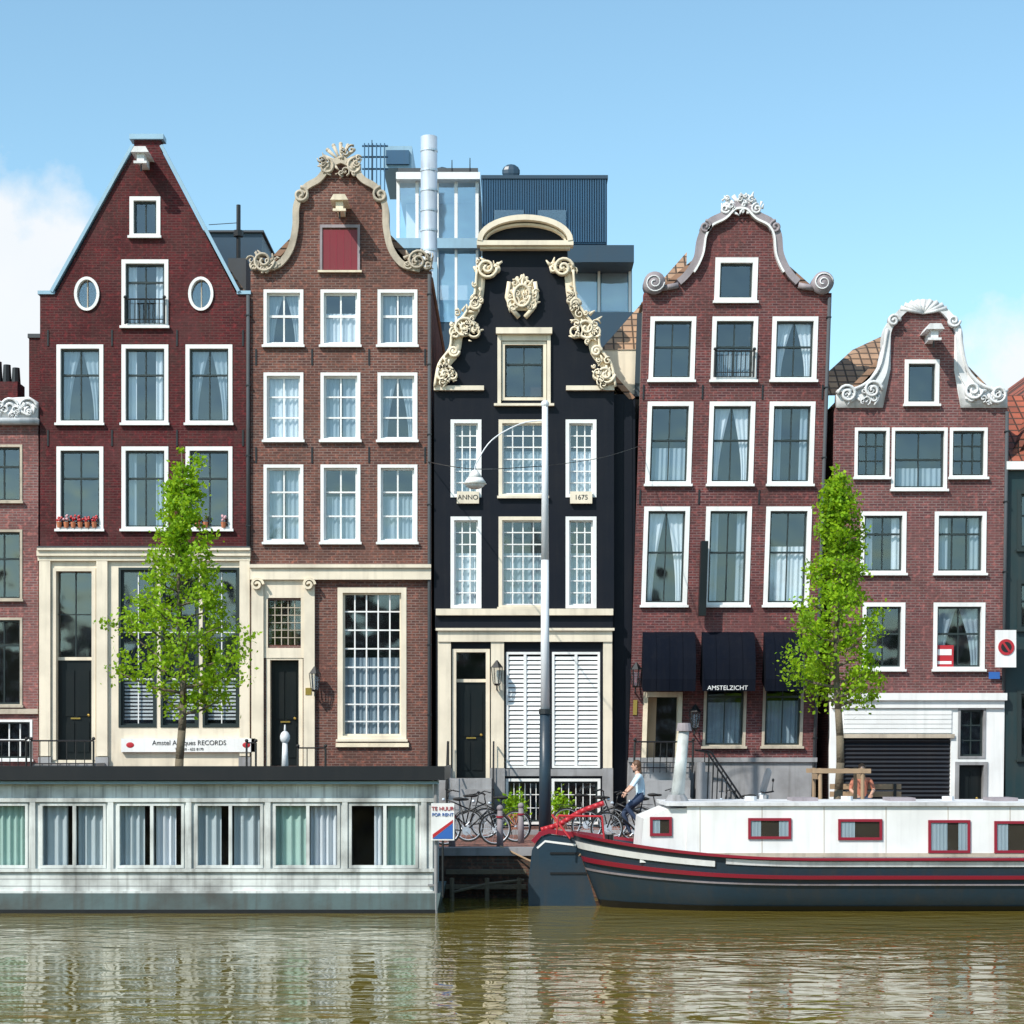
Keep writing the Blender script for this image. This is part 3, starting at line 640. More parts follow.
S=Obj('projecting_sign',(PX(1002),-.3,PZ(650)))
S.g('sign_box','white').box(PX(992),PX(1012),-.42,-.3,PZ(668),PZ(631)); S.g('sign_ring','red').cyl((PX(1002),-.44,PZ(648)),(PX(1002),-.42,PZ(648)),.2,.2,24)
S.g('sign_centre','iron').cyl((PX(1002),-.445,PZ(648)),(PX(1002),-.441,PZ(648)),.13,.13,24); S.g('sign_bar','red').add([(PX(998),-.45,PZ(644)),(PX(999.5),-.45,PZ(642.5)),(PX(1006),-.45,PZ(652)),(PX(1004.5),-.45,PZ(653.5))],[(0,1,2,3)])
S.g('bracket','iron').box(PX(1001),PX(1003),-.3,.05,PZ(650),PZ(647)); S.g('street_plate','bluesign').box(PX(988),PX(999),-.09,-.07,PZ(679),PZ(672)); S.done()
# ================================================================= HOUSE 0 (left edge) and right edge
H=Obj('brick_house',(PX(-40),0,1))
H.wall('front_wall',P([(-110,712),(-110,425),(38,425),(38,712)]),'br0'); H.wall('ground_floor_front',P([(-110,830),(-110,712.5),(38,712.5),(38,830)]),'br0')
body(H,-110,38,425,395,'br0','roofg')
o=H.g('cornice_ornament','ornw',True); o.box(PX(-112),PX(39),-.2,.31,PZ(424.8),PZ(419))
o.prism(P([(-110,418.9),(-110,405),(-20,402),(0,404),(12,398),(30,397),(38,402),(38,418.9)]),-.05,.25)
for px in (-15,10,28): o.ribbon(spiral(PX(px),PZ(408),.25,1.7,0,1),.06,-.12,-.051)
rocaille(o,PX(14),PZ(410),1.2,.4,26,y=-.05,seed=77)
for b in (22,-35):
    a=b-38
    window(H,a,b,445,502,2,(.36,),'orn','sash',cw=.05); window(H,a,b,530,600,2,(.4,),'orn','sash',cw=.05,cur='none'); window(H,a,b,618,706,2,(.3,),'orn','sash',cw=.05)
    window(H,a,b+10,720,760,4,(.5,),'white','sash',mun='white',cur='none',cw=.05)
H.g('band','orn').box(PX(-110),PX(38.5),-.08,-.001,PZ(714),PZ(709))
st=H.g('chimney','br1'); st.box(PX(-8,54),PX(22,54),3.5,4.3,PZ(410,54),PZ(385,54))
for i in range(3): H.g('chimney_pots','iron').cyl((PX(-2+i*9,54),4,PZ(385,54)),(PX(-2+i*9,54),4,PZ(362+i*3,54)),.13,.1,8)
railing(H,PX(-60),PX(36),-1.0,PZ(775),PZ(741),12)
H.done()
H=Obj('dark_green_house',(PX(1080),0,1))
M['dgreen']=paint('dark_green_paint',(.008,.030,.034),.5,.3)
H.wall('front_wall',P([(1006,830),(1006,466),(1180,466),(1180,830)]),'dgreen',y0=.05)
body(H,1006,1180,468,330,'dgreen','tiler')
for a in (1018,1066,1116):
    for y0,y1 in ((490,550),(580,630),(690,760)): window(H,a,a+34,y0,y1,2,(.4,),cas='sash',yo=.05,cur='none')
H.g('gutter','white').box(PX(1005.5),PX(1181),-.12,.049,PZ(470),PZ(462)); H.g('roof_front','tiler').add([(PX(1005),-.1,PZ(462)),(PX(1181),-.1,PZ(462)),(PX(1181),3,PZ(462)+2.2),(PX(1005),3,PZ(462)+2.2)],[(0,1,2,3)])
H.done()
C=Obj('chimney_stack',(PX(240,56),6,9))
C.g('stack','blued').box(PX(206,58),PX(262,58),8,11,8,PZ(233,58)); C.g('stack_cap','roofg').box(PX(204,58),PX(264,58),7.9,11.1,PZ(233,58),PZ(231,58)); C.g('stack','roofg').box(PX(228,55),PX(246,55),5,6,8,PZ(258,55))
C.g('pipe','iron').cyl((PX(236,55),5.5,PZ(258,55)),(PX(236,55),5.5,PZ(200,55)),.06); C.g('pipe','iron').cyl((PX(236,55),5.5,PZ(232,55)),(PX(236,55),5.5,PZ(226,55)),.14); C.g('guy_wires','iron').tube([(PX(236,55),5.5,PZ(218,55)),(PX(206,55),5.5,PZ(220,55))],.012,4); C.done()
C=Obj('brick_chimney',(PX(34,56),6,9)); C.g('stack','br1').box(PX(29,56),PX(46,56),6,7,8,PZ(338,56)); C.g('stack_cap','roofg').box(PX(28,56),PX(47,56),5.95,7.05,PZ(338,56),PZ(334,56)); C.done()
# ================================================================= modern blocks behind
D=66
B=Obj('modern_apartment_building',(PX(440,D),16,6))
def bx(part,mat,x0,x1,y0,y1,ya=16,yb=26,dd=None):
    dd=dd or (50+ya); B.g(part,mat).box(PX(x0,dd),PX(x1,dd),ya,yb,PZ(y1,dd),PZ(y0,dd))
bx('core','bluel',400,476,250,520,17,26); bx('roof_slab','white',396,480,172,179,15.7,26); bx('floor_slab','bluel',396,480,238,248,15.8,26); bx('base','blued',380,480,322,600,16.2,26)
bx('lounge_back','curt',402,474,180,237,18.6,18.8,66); bx('roof_top','roofg',398,478,168,172,17,25)
bx('lower_blinds','curt',440,474,250,300,16.6,16.7)
for px in (398,417,437,456,477): bx('mullions','white',px-1.6,px+1.6,179,238,16,16.15); bx('mullions2','white',px-1.3,px+1.3,248,322,16,16.15)
B.g('glazing','glassb').quad((PX(398,D),16.2,PZ(322,D)),(PX(478,D),16.2,PZ(322,D)),(PX(478,D),16.2,PZ(179,D)),(PX(398,D),16.2,PZ(179,D)))
bx('plant_room','bluel',383,412,146,168,20,24); bx('plant_room_louvres','bluec',386,409,150,164,19.9,20)
for i in range(6): bx('roof_lattice','bluec',364+i*4,365+i*4,143,190,19,19.1)
for y in (145,156,168): bx('roof_lattice','bluec',362,388,y,y+1.3,19.12,19.2)
bx('penthouse','bluec',482,607,177,244,15,26)
n=52
for i in range(n):
    px=482+125*i/n; bx('corrugation','bluec',px,px+1.2,178,242,14.93,14.999)
bx('penthouse_edge','blued',481,608,175,178.5,14.9,26.1)
for a,b in ((494,524),(538,566)): bx('penthouse_window','dark0',a,b,210,232,14.9,14.92); bx('penthouse_window_glass','glass',a,b,210,232,14.86,14.87)
bx('terrace_slab','blued',566,634,245,262,13,26); bx('terrace_wall','bluel',566,632,262,420,14.6,26)
for a in (570,601): bx('terrace_window','glass',a,a+27,266,312,14.4,14.41)
for a in (570,601): bx('terrace_curtains','curt',a+1,a+26,267,311,14.5,14.55)
for px in (569,599,630): bx('terrace_posts','white',px-1.2,px+1.2,262,330,14.2,14.38)
bx('floor2','blued',480,634,312,420,14,26)
B.g('side_panel','bluel').box(PX(433,62),PX(437,62),12,13,8,PZ(262,62))
B.g('dish','blued').ball((PX(511,66),16,PZ(172,66)),.3,.12,.26); B.g('dish_arm','iron').cyl((PX(511,66),16,PZ(180,66)),(PX(511,66),16,PZ(168,66)),.04)
B.g('dish','blued').ball((PX(440,66),18,PZ(160,66)),.34,.12,.36); B.g('dish_arm','iron').cyl((PX(440,66),18,PZ(172,66)),(PX(440,66),18,PZ(160,66)),.04)
for px,h in ((372,140),(452,160),(470,158)): B.g('antennas','iron').cyl((PX(px,67),17,PZ(180,67)),(PX(px,67),17,PZ(h,67)),.025,.015,5)
B.done()
C=Obj('steel_flue',(PX(429,63),13,8)); c=C.g('flue','steel',True); c.cyl((PX(429,63),13,7),(PX(429,63),13,PZ(137,63)),.26,.26,24)
for i in range(9): C.g('flue_bands','steel').cyl((PX(429,63),13,PZ(150+i*20,63)),(PX(429,63),13,PZ(152+i*20,63)),.275,.275,24)
C.done()
# ================================================================= ground, quay, water
def single(name,mat,fn,sm=False):
    mb=MB(); fn(mb); me=bpy.data.meshes.new(name); me.from_pydata(mb.v,[],mb.f); me.materials.append(M[mat] if isinstance(mat,str) else mat)
    bm=bmesh.new(); bm.from_mesh(me); bmesh.ops.recalc_face_normals(bm,faces=bm.faces); bm.to_mesh(me); bm.free()
    if sm: me.shade_smooth()
    o=bpy.data.objects.new(name,me); sc.collection.objects.link(o); return o
QY=-9.5
single('ground','grass',lambda m:(m.box(-900,900,2.0,900,-1,.985),m.box(-900,900,-900,-58,-1,.985)))
single('street','pave',lambda m:m.box(-60,60,QY+.45,3.0,-1.0,1.0))
q=Obj('quay_wall',(0,QY,0)); q.g('wall','quay').box(-60,60,QY+.02,QY+.44,-1.5,.86); q.g('coping_stones','stone').box(-60,60,QY-.04,QY+.449,.861,1.02); q.done()
k=Obj('kerb',(0,-2.6,1))
for i in range(60): k.g('kerb_stones','stone').box(-45+i*1.5,-43.52+i*1.5,-2.75,-2.6,1.0,1.11)
k.done()
single('sidewalk','pave',lambda m:m.box(-45,45,-2.598,2.0,1.001,1.09))
single('far_quay','quay',lambda m:m.box(-60,60,-58.5,-57.5,-1.5,1.0)); single('far_street','pave',lambda m:m.box(-60,60,-80,-57.4,.9,1.004))
m,t,b=nt('canal_water'); tc=N(t,'ShaderNodeTexCoord'); mp=N(t,'ShaderNodeMapping'); mp.inputs['Scale'].default_value=(.55,1.0,1); L(t,tc.outputs['Object'],mp.inputs[0])
n1=N(t,'ShaderNodeTexNoise'); n1.inputs['Scale'].default_value=2.1; n1.inputs['Detail'].default_value=2; n1.inputs['Roughness'].default_value=.4; n1.inputs['Distortion'].default_value=.8; L(t,mp.outputs[0],n1.inputs['Vector'])
n2=N(t,'ShaderNodeTexNoise'); n2.inputs['Scale'].default_value=.5; n2.inputs['Detail'].default_value=2; L(t,mp.outputs[0],n2.inputs['Vector'])
ad=N(t,'ShaderNodeMath',operation='MULTIPLY_ADD'); L(t,n2.outputs[0],ad.inputs[0]); ad.inputs[1].default_value=1.2; L(t,n1.outputs[0],ad.inputs[2])
bp=N(t,'ShaderNodeBump'); bp.inputs['Strength'].default_value=1; bp.inputs['Distance'].default_value=.026; L(t,ad.outputs[0],bp.inputs['Height']); L(t,bp.outputs[0],b.inputs['Normal'])
b.inputs['Base Color'].default_value=(.15,.115,.022,1); b.inputs['Roughness'].default_value=.01; b.inputs['IOR'].default_value=1.34
single('water',m,lambda q:q.quad((-300,-57.6,0),(300,-57.6,0),(300,QY+.1,0),(-300,QY+.1,0)))
# ================================================================= houseboat
D=36.8; fy=D-50
def hx(px): return PX(px,D)
def hz(py): return PZ(py,D)
B=Obj('houseboat',(-6,-11.5,0))
X0,X1=-12.5,hx(438); yb=-9.85
B.g('hull','hull').prism([(X0,-.6),(X1-.25,-.6),(X1,.1),(X1+.05,hz(893)),(X0,hz(893))],fy-.08,yb)
B.g('hull_waterline','iron').box(X0,X1-.05,fy-.09,fy-.081,-.1,.07)
w=B.g('cabin_wall','whitew')
wz0,wz1=hz(868),hz(803)
win=[(-58,28,'curtt'),(40,106,'curtb'),(117,184,'curtb'),(195,263,'curtb'),(273,340,'curt'),(349,418,'curtt')]
w.box(X0,X1-.1,fy,fy+.12,hz(892.8),wz0-.001); w.box(X0,X1-.1,fy,fy+.12,wz1+.001,hz(781))
ed=[X0]+[v for a,b_,_ in win for v in (hx(a),hx(b_))]+[X1-.1]
for i in range(0,len(ed),2): w.box(ed[i],ed[i+1],fy,fy+.12,wz0,wz1)
w.box(X1-.22,X1-.102,fy+.121,yb-.1,hz(892.8),hz(781)); w.box(X0,X1-.22,yb-.2,yb-.1,hz(892.8),hz(781))
for z in (873,879,886): B.g('plank_lines','stone').box(X0,X1-.1,fy-.004,fy-.001,hz(z)-.006,hz(z)+.006)
B.g('trim','whitew').box(X0,X1-.05,fy-.05,fy-.002,wz0-.07,wz0-.01); B.g('trim','whitew').box(X0,X1-.05,fy-.05,fy-.002,wz1+.02,wz1+.09); B.g('trim','whitew').box(X0,X1-.05,fy-.06,fy-.002,hz(896),hz(891))
for a in (33,111,189,268,345,424): B.g('posts','whitew').box(hx(a)-.05,hx(a)+.05,fy-.045,fy-.003,wz0-.008,wz1+.018)
for a in range(-40,440,13): B.g('board_joints','stone').box(hx(a)-.005,hx(a)+.005,fy-.003,fy-.0005,wz1+.1,hz(786))
for ii,(a,b_,cm) in enumerate(win):
    xa,xb=hx(a),hx(b_); f=B.g('window_frames','whitew')
    f.box(xa,xa+.05,fy-.02,fy+.08,wz0,wz1); f.box(xb-.05,xb,fy-.02,fy+.08,wz0,wz1); f.box(xa+.05,xb-.05,fy-.02,fy+.08,wz0,wz0+.05); f.box(xa+.05,xb-.05,fy-.02,fy+.08,wz1-.05,wz1)
    xm=xa+(xb-xa)*.52; f.box(xm-.03,xm+.03,fy-.018,fy+.08,wz0+.05,wz1-.05)
    B.g('window_glass','glassl').quad((xa,fy+.05,wz0),(xb,fy+.05,wz0),(xb,fy+.05,wz1),(xa,fy+.05,wz1))
    w_=xb-xa
    if ii in (0,): curtain(B.g('curtains',cm),xa,xb,wz0,wz1,fy+.15,.03,.12)
    elif ii==5: curtain(B.g('curtains','curt'),xa+w_*.36,xb-w_*.52,wz0-.1,wz1,fy+.15,.04,.1); curtain(B.g('curtains',cm),xa+w_*.55,xb,wz0,wz1,fy+.15,.02,.12)
    elif ii==4: curtain(B.g('curtains','curtt'),xa,xa+w_*.48,wz0,wz1,fy+.15,.03,.14); curtain(B.g('curtains','curt'),xa+w_*.55,xb-w_*.02,wz0,wz1,fy+.16,.05,.13)
    else:
        g1=R.uniform(.36,.47); g2=R.uniform(.04,.14)
        curtain(B.g('curtains',cm),xa,xa+w_*g1,wz0,wz1,fy+.15,.035,R.uniform(.12,.18)); curtain(B.g('curtains',cm if ii!=2 else 'curt'),xa+w_*.56,xb-w_*g2,wz0,wz1,fy+.16,.04,R.uniform(.12,.18))
B.g('interior','dark0').box(X0,X1-.3,fy+1.2,fy+1.25,.3,hz(782))
B.g('roof','roofg').box(X0-.1,X1+.1,fy-.25,yb+.1,hz(778),hz(768)); B.g('roof_edge','iron').box(X0-.1,X1+.13,fy-.29,fy-.251,hz(780),hz(766)); B.g('roof_edge','iron').box(X1+.101,X1+.13,fy-.25,yb+.1,hz(780),hz(766.3))
B.g('fascia_line','bluel').box(X0,X1+.02,fy-.16,fy-.02,hz(784),hz(781))
B.g('roof_vent','ornw',True).cyl((PX(285,39.5),-10.5,2.6),(PX(285,39.5),-10.5,3.15),.07,.05,10); B.g('roof_vent','ornw').ball((PX(285,39.5),-10.5,3.25),.1,.1,.13); B.g('roof_vent','ornw').cyl((PX(285,39.5),-10.5,3.3),(PX(285,39.5),-10.5,3.5),.03,.015,8)
B.g('corner_post','stone').cyl((hx(436),fy-.05,.0),(hx(436),fy-.05,hz(780)),.035); B.g('rung','stone').box(hx(428),hx(437),fy-.06,fy-.03,hz(886),hz(884))
B.done()
S=Obj('for_rent_sign',(hx(443),fy,hz(820)))
S.g('board','white').box(hx(431.5),hx(454.5),fy-.15,fy-.13,hz(840),hz(803))
S.g('panel','bluesign').prism([(hx(433),hz(838.5)),(hx(453),hz(838.5)),(hx(453),hz(823))],fy-.156,fy-.151); S.g('stripe','red').prism([(hx(433),hz(838)),(hx(433),hz(834)),(hx(453),hz(819.5)),(hx(453),hz(822.5))],fy-.158,fy-.1515)
S.g('post','iron').cyl((hx(443),fy-.11,hz(803)),(hx(443),fy-.11,.3),.02)
S.text('TE HUUR',hx(443),fy-.16,hz(808.5),.10,'red'); S.text('FOR RENT',hx(443),fy-.16,hz(814.5),.085,'bluesign'); S.done()
# ================================================================= barge
B=Obj('canal_barge',(6,-11.4,0))
xs,xe=PX(572,38.3),19.0; cy=-11.45; hw=1.62
def plan(x,k=1.0):
    t=min(1,max(0,(x-xs)/3.6)); t2=min(1,max(0,(xe-x)/4)); return hw*(1-(1-t)**2.4)**.5*(1-(1-t2)**2.4)**.5*k
def sheer(x):
    t=max(0,1-(x-xs)/4.5); t2=max(0,1-(xe-x)/6); return .98+.42*t*t+.5*t2*t2
def hp(x,vz,side,off=0):
    zt=sheer(x); k=.80+.22*min(1,max(0,vz))**.6 if vz>=0 else .6
    t=max(0,1-(x-xs)/2.5); k-= .25*t*(1-max(0,vz))
    return (x+(1-max(0,vz))*.55*t,cy+side*(plan(x)*k+off),zt*vz)
nx=70; xsx=[xs+(xe-xs)*(i/nx)**1.6 for i in range(nx+1)]; vz=[1,.9,.75,.6,.45,.3,.15,0,-.3]
h=B.g('hull','navy',True)
for side in (-1,1):
    vs=[hp(x,v,side) for x in xsx for v in vz]; k=len(vz)
    h.add(vs,[(i*k+j,(i+1)*k+j,(i+1)*k+j+1,i*k+j+1) for i in range(nx) for j in range(k-1)])
dk=B.g('deck','ornp'); dk.add([hp(x,.93,s_) for x in xsx for s_ in (-1,1)],[(2*i,2*i+2,2*i+3,2*i+1) for i in range(nx)])
def strake(part,mat,v0,v1,off,xa=0,xb=99):
    mb=B.g(part,mat)
    for side in (-1,1):
        xx=[x for x in xsx if xa<=x<=xb]; vs=[]
        for x in xx: vs+=[hp(x,v0,side,off),hp(x,v1,side,off),hp(x,v1,side,.0),hp(x,v0,side,.0)]
        fs=[]
        for i in range(len(xx)-1):
            for j in range(4): fs.append((i*4+j,i*4+4+j,i*4+4+(j+1)%4,i*4+(j+1)%4))
        mb.add(vs,fs)
strake('gunwale','darkred',.98,1.03,.07); strake('white_line','white',.80,.90,.03,xs,xs+2.8); strake('grey_band','ornw',.86,.96,.02,xs+2.8,99)
strake('rubbing_strake','darkred',.62,.69,.06); strake('lower_line','ornp',.50,.53,.03); strake('boot_line','iron',.0,.10,.012)
r=B.g('rudder','navy'); ry=38.55
r.prism([(PX(x,ry),PZ(y,ry)) for x,y in ((529,920),(528,885),(532,850),(539,838),(548,834),(576,838),(582,860),(592,890),(600,920))],cy-.07,cy+.07)
B.g('rudder_cap','darkred').ribbon([(PX(x,ry),PZ(y,ry)) for x,y in ((533,842),(540,834),(549,831),(577,835))],.09,cy-.1,cy+.1)
B.g('rudder_lines','white').ribbon([(PX(x,ry),PZ(y,ry)) for x,y in ((537,848),(545,841),(576,845))],.04,cy-.08,cy+.08)
for y in (852,872): B.g('rudder_straps','iron').box(PX(550,ry),PX(600,ry),cy-.09,cy+.09,PZ(y+2,ry),PZ(y,ry))
B.g('tiller','red',True).tube(smooth([(PX(541,ry),cy,PZ(830,ry)),(PX(560,ry),cy,PZ(824,ry)),(PX(580,ry),cy,PZ(812,ry)),(PX(604,ry),cy,PZ(803,ry))],4),.05,8)
B.g('stern_rail','red').tube([(PX(556,ry),cy-.5,1.4),(PX(558,ry),cy-.5,1.75),(PX(600,ry),cy-.9,1.75),(PX(602,ry),cy-.9,1.3)],.02)
B.g('stern_rail','red').tube([(PX(570,ry),cy-.2,1.3),(PX(552,ry),cy,1.75)],.02)
cf=-12.75; DC=50+cf
def bxx(px): return PX(px,DC)
def bz(py): return PZ(py,DC)
cb=B.g('cabin','white'); cb.box(bxx(687),17.5,cf,-10.3,.9,bz(806))
cb.prism([(bxx(640),.9),(bxx(687)-.002,.9),(bxx(687)-.002,bz(808)),(bxx(668),bz(809)),(bxx(644),bz(819))],cf+.05,-10.35)
B.g('cabin_roof','ornw').box(bxx(666),17.6,cf-.06,-10.2,bz(806)+.002,bz(802.5))
for px in range(700,1200,62): B.g('cabin_seams','orn').box(bxx(px)-.006,bxx(px)+.006,cf-.004,cf-.0005,.95,bz(807))
B.g('cabin_base','orn').box(bxx(687),17.5,cf-.02,cf-.002,bz(857),bz(853))
for wi,(a,b_,y0,y1) in enumerate(((748,791,818,839),(838,882,819,840),(928,970,820,853),(994,1040,821,853),(1100,1150,820,850),(650,672,817,836))):
    f=B.g('window_frames','darkred'); xa,xb,z0,z1=bxx(a),bxx(b_),bz(y1),bz(y0); yq=cf if a>680 else cf+.05
    f.box(xa,xb,yq-.035,yq-.002,z0,z0+.05); f.box(xa,xb,yq-.035,yq-.002,z1-.05,z1); f.box(xa,xa+.05,yq-.035,yq-.002,z0+.05,z1-.05); f.box(xb-.05,xb,yq-.035,yq-.002,z0+.05,z1-.05)
    B.g('window_panes','dark2').box(xa+.05,xb-.05,yq-.008,yq-.001,z0+.05,z1-.05)
    curtain(B.g('window_curtain','curtb'),xa+.05,xa+(xb-xa)*(.3+.08*(wi%3)),z0+.05,z1-.05,yq-.015,.004,.07)
    if wi%2==0: curtain(B.g('window_curtain','curtb'),xb-(xb-xa)*.28,xb-.05,z0+.05,z1-.05,yq-.015,.004,.07)
    B.g('window_glass','glass').quad((xa+.05,yq-.025,z0+.05),(xb-.05,yq-.025,z0+.05),(xb-.05,yq-.025,z1-.05),(xa+.05,yq-.025,z1-.05))
B.g('funnel','whitew',True).cyl((bxx(682),-11.6,bz(803)),(PX(684,38.4),-11.6,PZ(731,38.4)),.13,.10,14); B.g('funnel_cap','ornp').cyl((PX(684,38.4),-11.6,PZ(731,38.4)),(PX(684,38.4),-11.6,PZ(723,38.4)),.15,.12,14); B.g('funnel_foot','stone').cyl((bxx(682),-11.6,bz(803)),(bxx(682),-11.6,bz(796)),.24,.16,12)
for px in (760,860,965): B.g('roof_vents','ornw').cyl((bxx(px),-11.3,bz(803)),(bxx(px),-11.3,bz(798)),.12,.12,10); B.g('roof_hatch','ornp').box(bxx(px+40),bxx(px+66),-11.8,-11.0,bz(802.5),bz(799))
for px in (607,612): B.g('bollards','iron').cyl((PX(px,37.6),-12.1,1.0),(PX(px,37.6),-12.1,1.4),.05)
B.g('mooring_rope','wood').tube(smooth([(PX(600,38),-12.0,1.3),(PX(560,39),-11,.7),(PX(540,40),-10,.7),(PX(500,40.6),-9.4,1.05)],5),.018,5)
B.done()
J=Obj('mooring_jetty',(PX(495,39.5),-10.2,0))
for px in (452,487,519): J.g('posts','bark').cyl((PX(px,39.8),-10.2,-.6),(PX(px,39.8),-10.2,PZ(878,39.8)),.05,.045,8)
J.g('beam','bark').tube([(PX(450,39.8),-10.2,PZ(893,39.8)),(PX(487,39.8),-10.2,PZ(884,39.8)),(PX(524,39.8),-10.2,PZ(880,39.8))],.03)
for z in (.2,.5): J.g('waling','bark').box(PX(446,40.2),PX(526,40.2),-9.75,-9.6,z,z+.09)
J.done()
# ================================================================= lamp post with hanging lamp
LD=44.0
S=Obj('street_lamp',(PX(545,LD),LD-50,1.0)); X=PX(545,LD); Y=LD-50
p=S.g('pole','pole',True); p.cyl((X,Y,PZ(712,LD)),(X,Y,PZ(560,LD)),.10,.085,16); p.cyl((X,Y,PZ(560,LD)),(X,Y,PZ(405,LD)),.085,.065,16)
S.g('pole_base','navy',True).cyl((X,Y,1.0),(X,Y,PZ(712,LD)),.14,.115,16); S.g('pole_base','navy').cyl((X,Y,1.0),(X,Y,1.12),.22,.2,16); S.g('pole_collar','iron').cyl((X,Y,PZ(714,LD)),(X,Y,PZ(709,LD)),.14,.13,16); S.g('pole_finial','pole').ball((X,Y,PZ(404,LD)),.09)
S.g('bracket_arm','pole').tube(smooth([(X,Y,PZ(420,LD)),(PX(520,LD),Y,PZ(424,LD)),(PX(492,LD),Y,PZ(440,LD)),(PX(477,LD),Y,PZ(462,LD)),(PX(475,LD),Y,PZ(470,LD))],5),.015,6)
l=S.g('lamp_head','white',True); a=PX(475,LD); l.cyl((a,Y,PZ(478,LD)),(a,Y,PZ(470,LD)),.17,.05,16); l.cyl((a,Y,PZ(484,LD)),(a,Y,PZ(478,LD)),.26,.17,16); S.g('lamp_diffuser','ornw',True).ball((a,Y,PZ(484,LD)),.22,.22,.12)
w=S.g('span_wire','iron'); w.tube(smooth([(PX(428),-.02,PZ(462)),(a,Y,PZ(469,LD)),(X,Y,PZ(466,LD))],8),.012,4); w.tube(smooth([(X,Y,PZ(466,LD)),(PX(600,47),-3,PZ(458,47)),(PX(640),-.02,PZ(446))],8),.009,4)
S.done()
# ================================================================= trees
m,t,b=nt('leaves'); ge=N(t,'ShaderNodeNewGeometry'); tc=N(t,'ShaderNodeTexCoord'); n=N(t,'ShaderNodeTexNoise'); n.inputs['Scale'].default_value=1.6; L(t,tc.outputs['Object'],n.inputs['Vector'])
c=mixc(t,(.15,.32,.008),(.34,.52,.02),ge.outputs['Random Per Island']); c=mixc(t,c,(.05,.14,.010),ramp(t,n.outputs[0],.5,.68,0,.6))
L(t,c,b.inputs['Base Color']); b.inputs['Roughness'].default_value=.6; b.inputs['Specular IOR Level'].default_value=.25
tl=N(t,'ShaderNodeBsdfTranslucent'); L(t,mixc(t,c,(.6,.8,.02),.5),tl.inputs[0]); mx=N(t,'ShaderNodeMixShader'); mx.inputs[0].default_value=.4
o_=t.nodes['Material Output']; L(t,b.outputs[0],mx.inputs[1]); L(t,tl.outputs[0],mx.inputs[2]); L(t,mx.outputs[0],o_.inputs[0]); M['leaf']=m
M['leafd']=paint('distant_leaves',(.05,.09,.02),.8,.2,streak=False)
def tree(name,X,Y,z0,zc,zt,wmax,seed,leaves=270,ls=.092):
    q=random.Random(seed); T=Obj(name,(X,Y,z0)); b=T.g('trunk','bark',True)
    pts=[Vector((X+.05*math.sin(i*.9+seed),Y+.04*math.cos(i*1.3),z0+(zt-z0)*i/14)) for i in range(15)]
    for i in range(14): b.cyl(pts[i],pts[i+1],.095*(1-i/14)**.8+.012,.095*(1-(i+1)/14)**.8+.012,10)
    lf=T.g('foliage','leaf')
    def leafc(c,s,n):
        for _ in range(n):
            p=c+Vector((q.gauss(0,s),q.gauss(0,s),q.gauss(0,s*.8))); d=Vector((q.gauss(0,1),q.gauss(0,1)-.4,q.gauss(0,1)+.3)).normalized(); u=d.orthogonal().normalized(); u=Matrix.Rotation(q.uniform(0,6.28),3,d)@u; v=d.cross(u); r=ls*q.uniform(.6,1.25)
            lf.add([p-u*r*.5,p+v*r*.38,p+u*r*.6,p-v*r*.38],[(0,1,2,3)])
    nb=38
    for i in range(nb):
        t=((i+.5)/nb)**1.12; z=zc+(zt-zc)*t*.93; k=(z-z0)/(zt-z0)*14; p0=pts[min(13,int(k))].lerp(pts[min(14,int(k)+1)],k-int(k))
        env=(min(1,(t+.10)/.24)**.7)*(1-t)**1.0
        ln=wmax*env*q.uniform(.62,1.12)+.10; a=i*2.4+q.uniform(-.4,.4); up=q.uniform(.25,.75)
        p1=p0+Vector((math.cos(a)*ln*.5,math.sin(a)*ln*.5,ln*.25*up)); p2=p0+Vector((math.cos(a)*ln,math.sin(a)*ln,ln*up*.85))
        b.cyl(p0,p1,.03*(1-t)+.012,.018*(1-t)+.009,6); b.cyl(p1,p2,.018*(1-t)+.009,.005,5)
        for s_ in range(1,6):
            f=s_/5; c=p0.lerp(p2,f) if f>.5 else p0.lerp(p1,f*2)
            if f<.3 and t<.6: continue
            if q.random()<.08: continue
            c=c+Vector((q.gauss(0,.1),q.gauss(0,.1),q.gauss(0,.1))); leafc(c,.09+.07*(1-t),int(leaves*.22*(.5+f*.5)*(1-.35*t)))
            if q.random()<.6:
                dv=Vector((q.uniform(-.4,.4),q.uniform(-.4,.4),q.uniform(-.1,.4)))*(.4+ln*.5); b.cyl(c,c+dv,.008,.004,4); leafc(c+dv,.09,int(leaves*.16))
    leafc(pts[14],.05,24)
    for k in range(6): leafc(pts[13-k//2]+Vector((0,0,q.uniform(0,.3))),.09,18)
    T.done()
TD=43.0
tree('tree',PX(181,TD),TD-50,1.0,PZ(716,TD),PZ(450,TD),1.55,3)
tree('tree',PX(838,TD),TD-50,1.0,PZ(708,TD),PZ(468,TD),1.15,11)
G=Obj('tree_guard',(PX(838,TD),TD-50,1.0)); X=PX(838,TD);Y=TD-50
for dx in (-.45,.45):
    for dy in (-.45,.45): G.g('posts','wood').cyl((X+dx,Y+dy,1.0),(X+dx,Y+dy,PZ(768,TD)),.045,.04,8)
for dy in (-.5,.4): G.g('rails','wood').box(X-.62,X+.62,Y+dy,Y+dy+.04,PZ(773,TD),PZ(768.5,TD))
for dx in (-.5,.46): G.g('rails','wood').box(X+dx,X+dx+.04,Y-.459,Y+.399,PZ(779,TD),PZ(774,TD))
G.done()
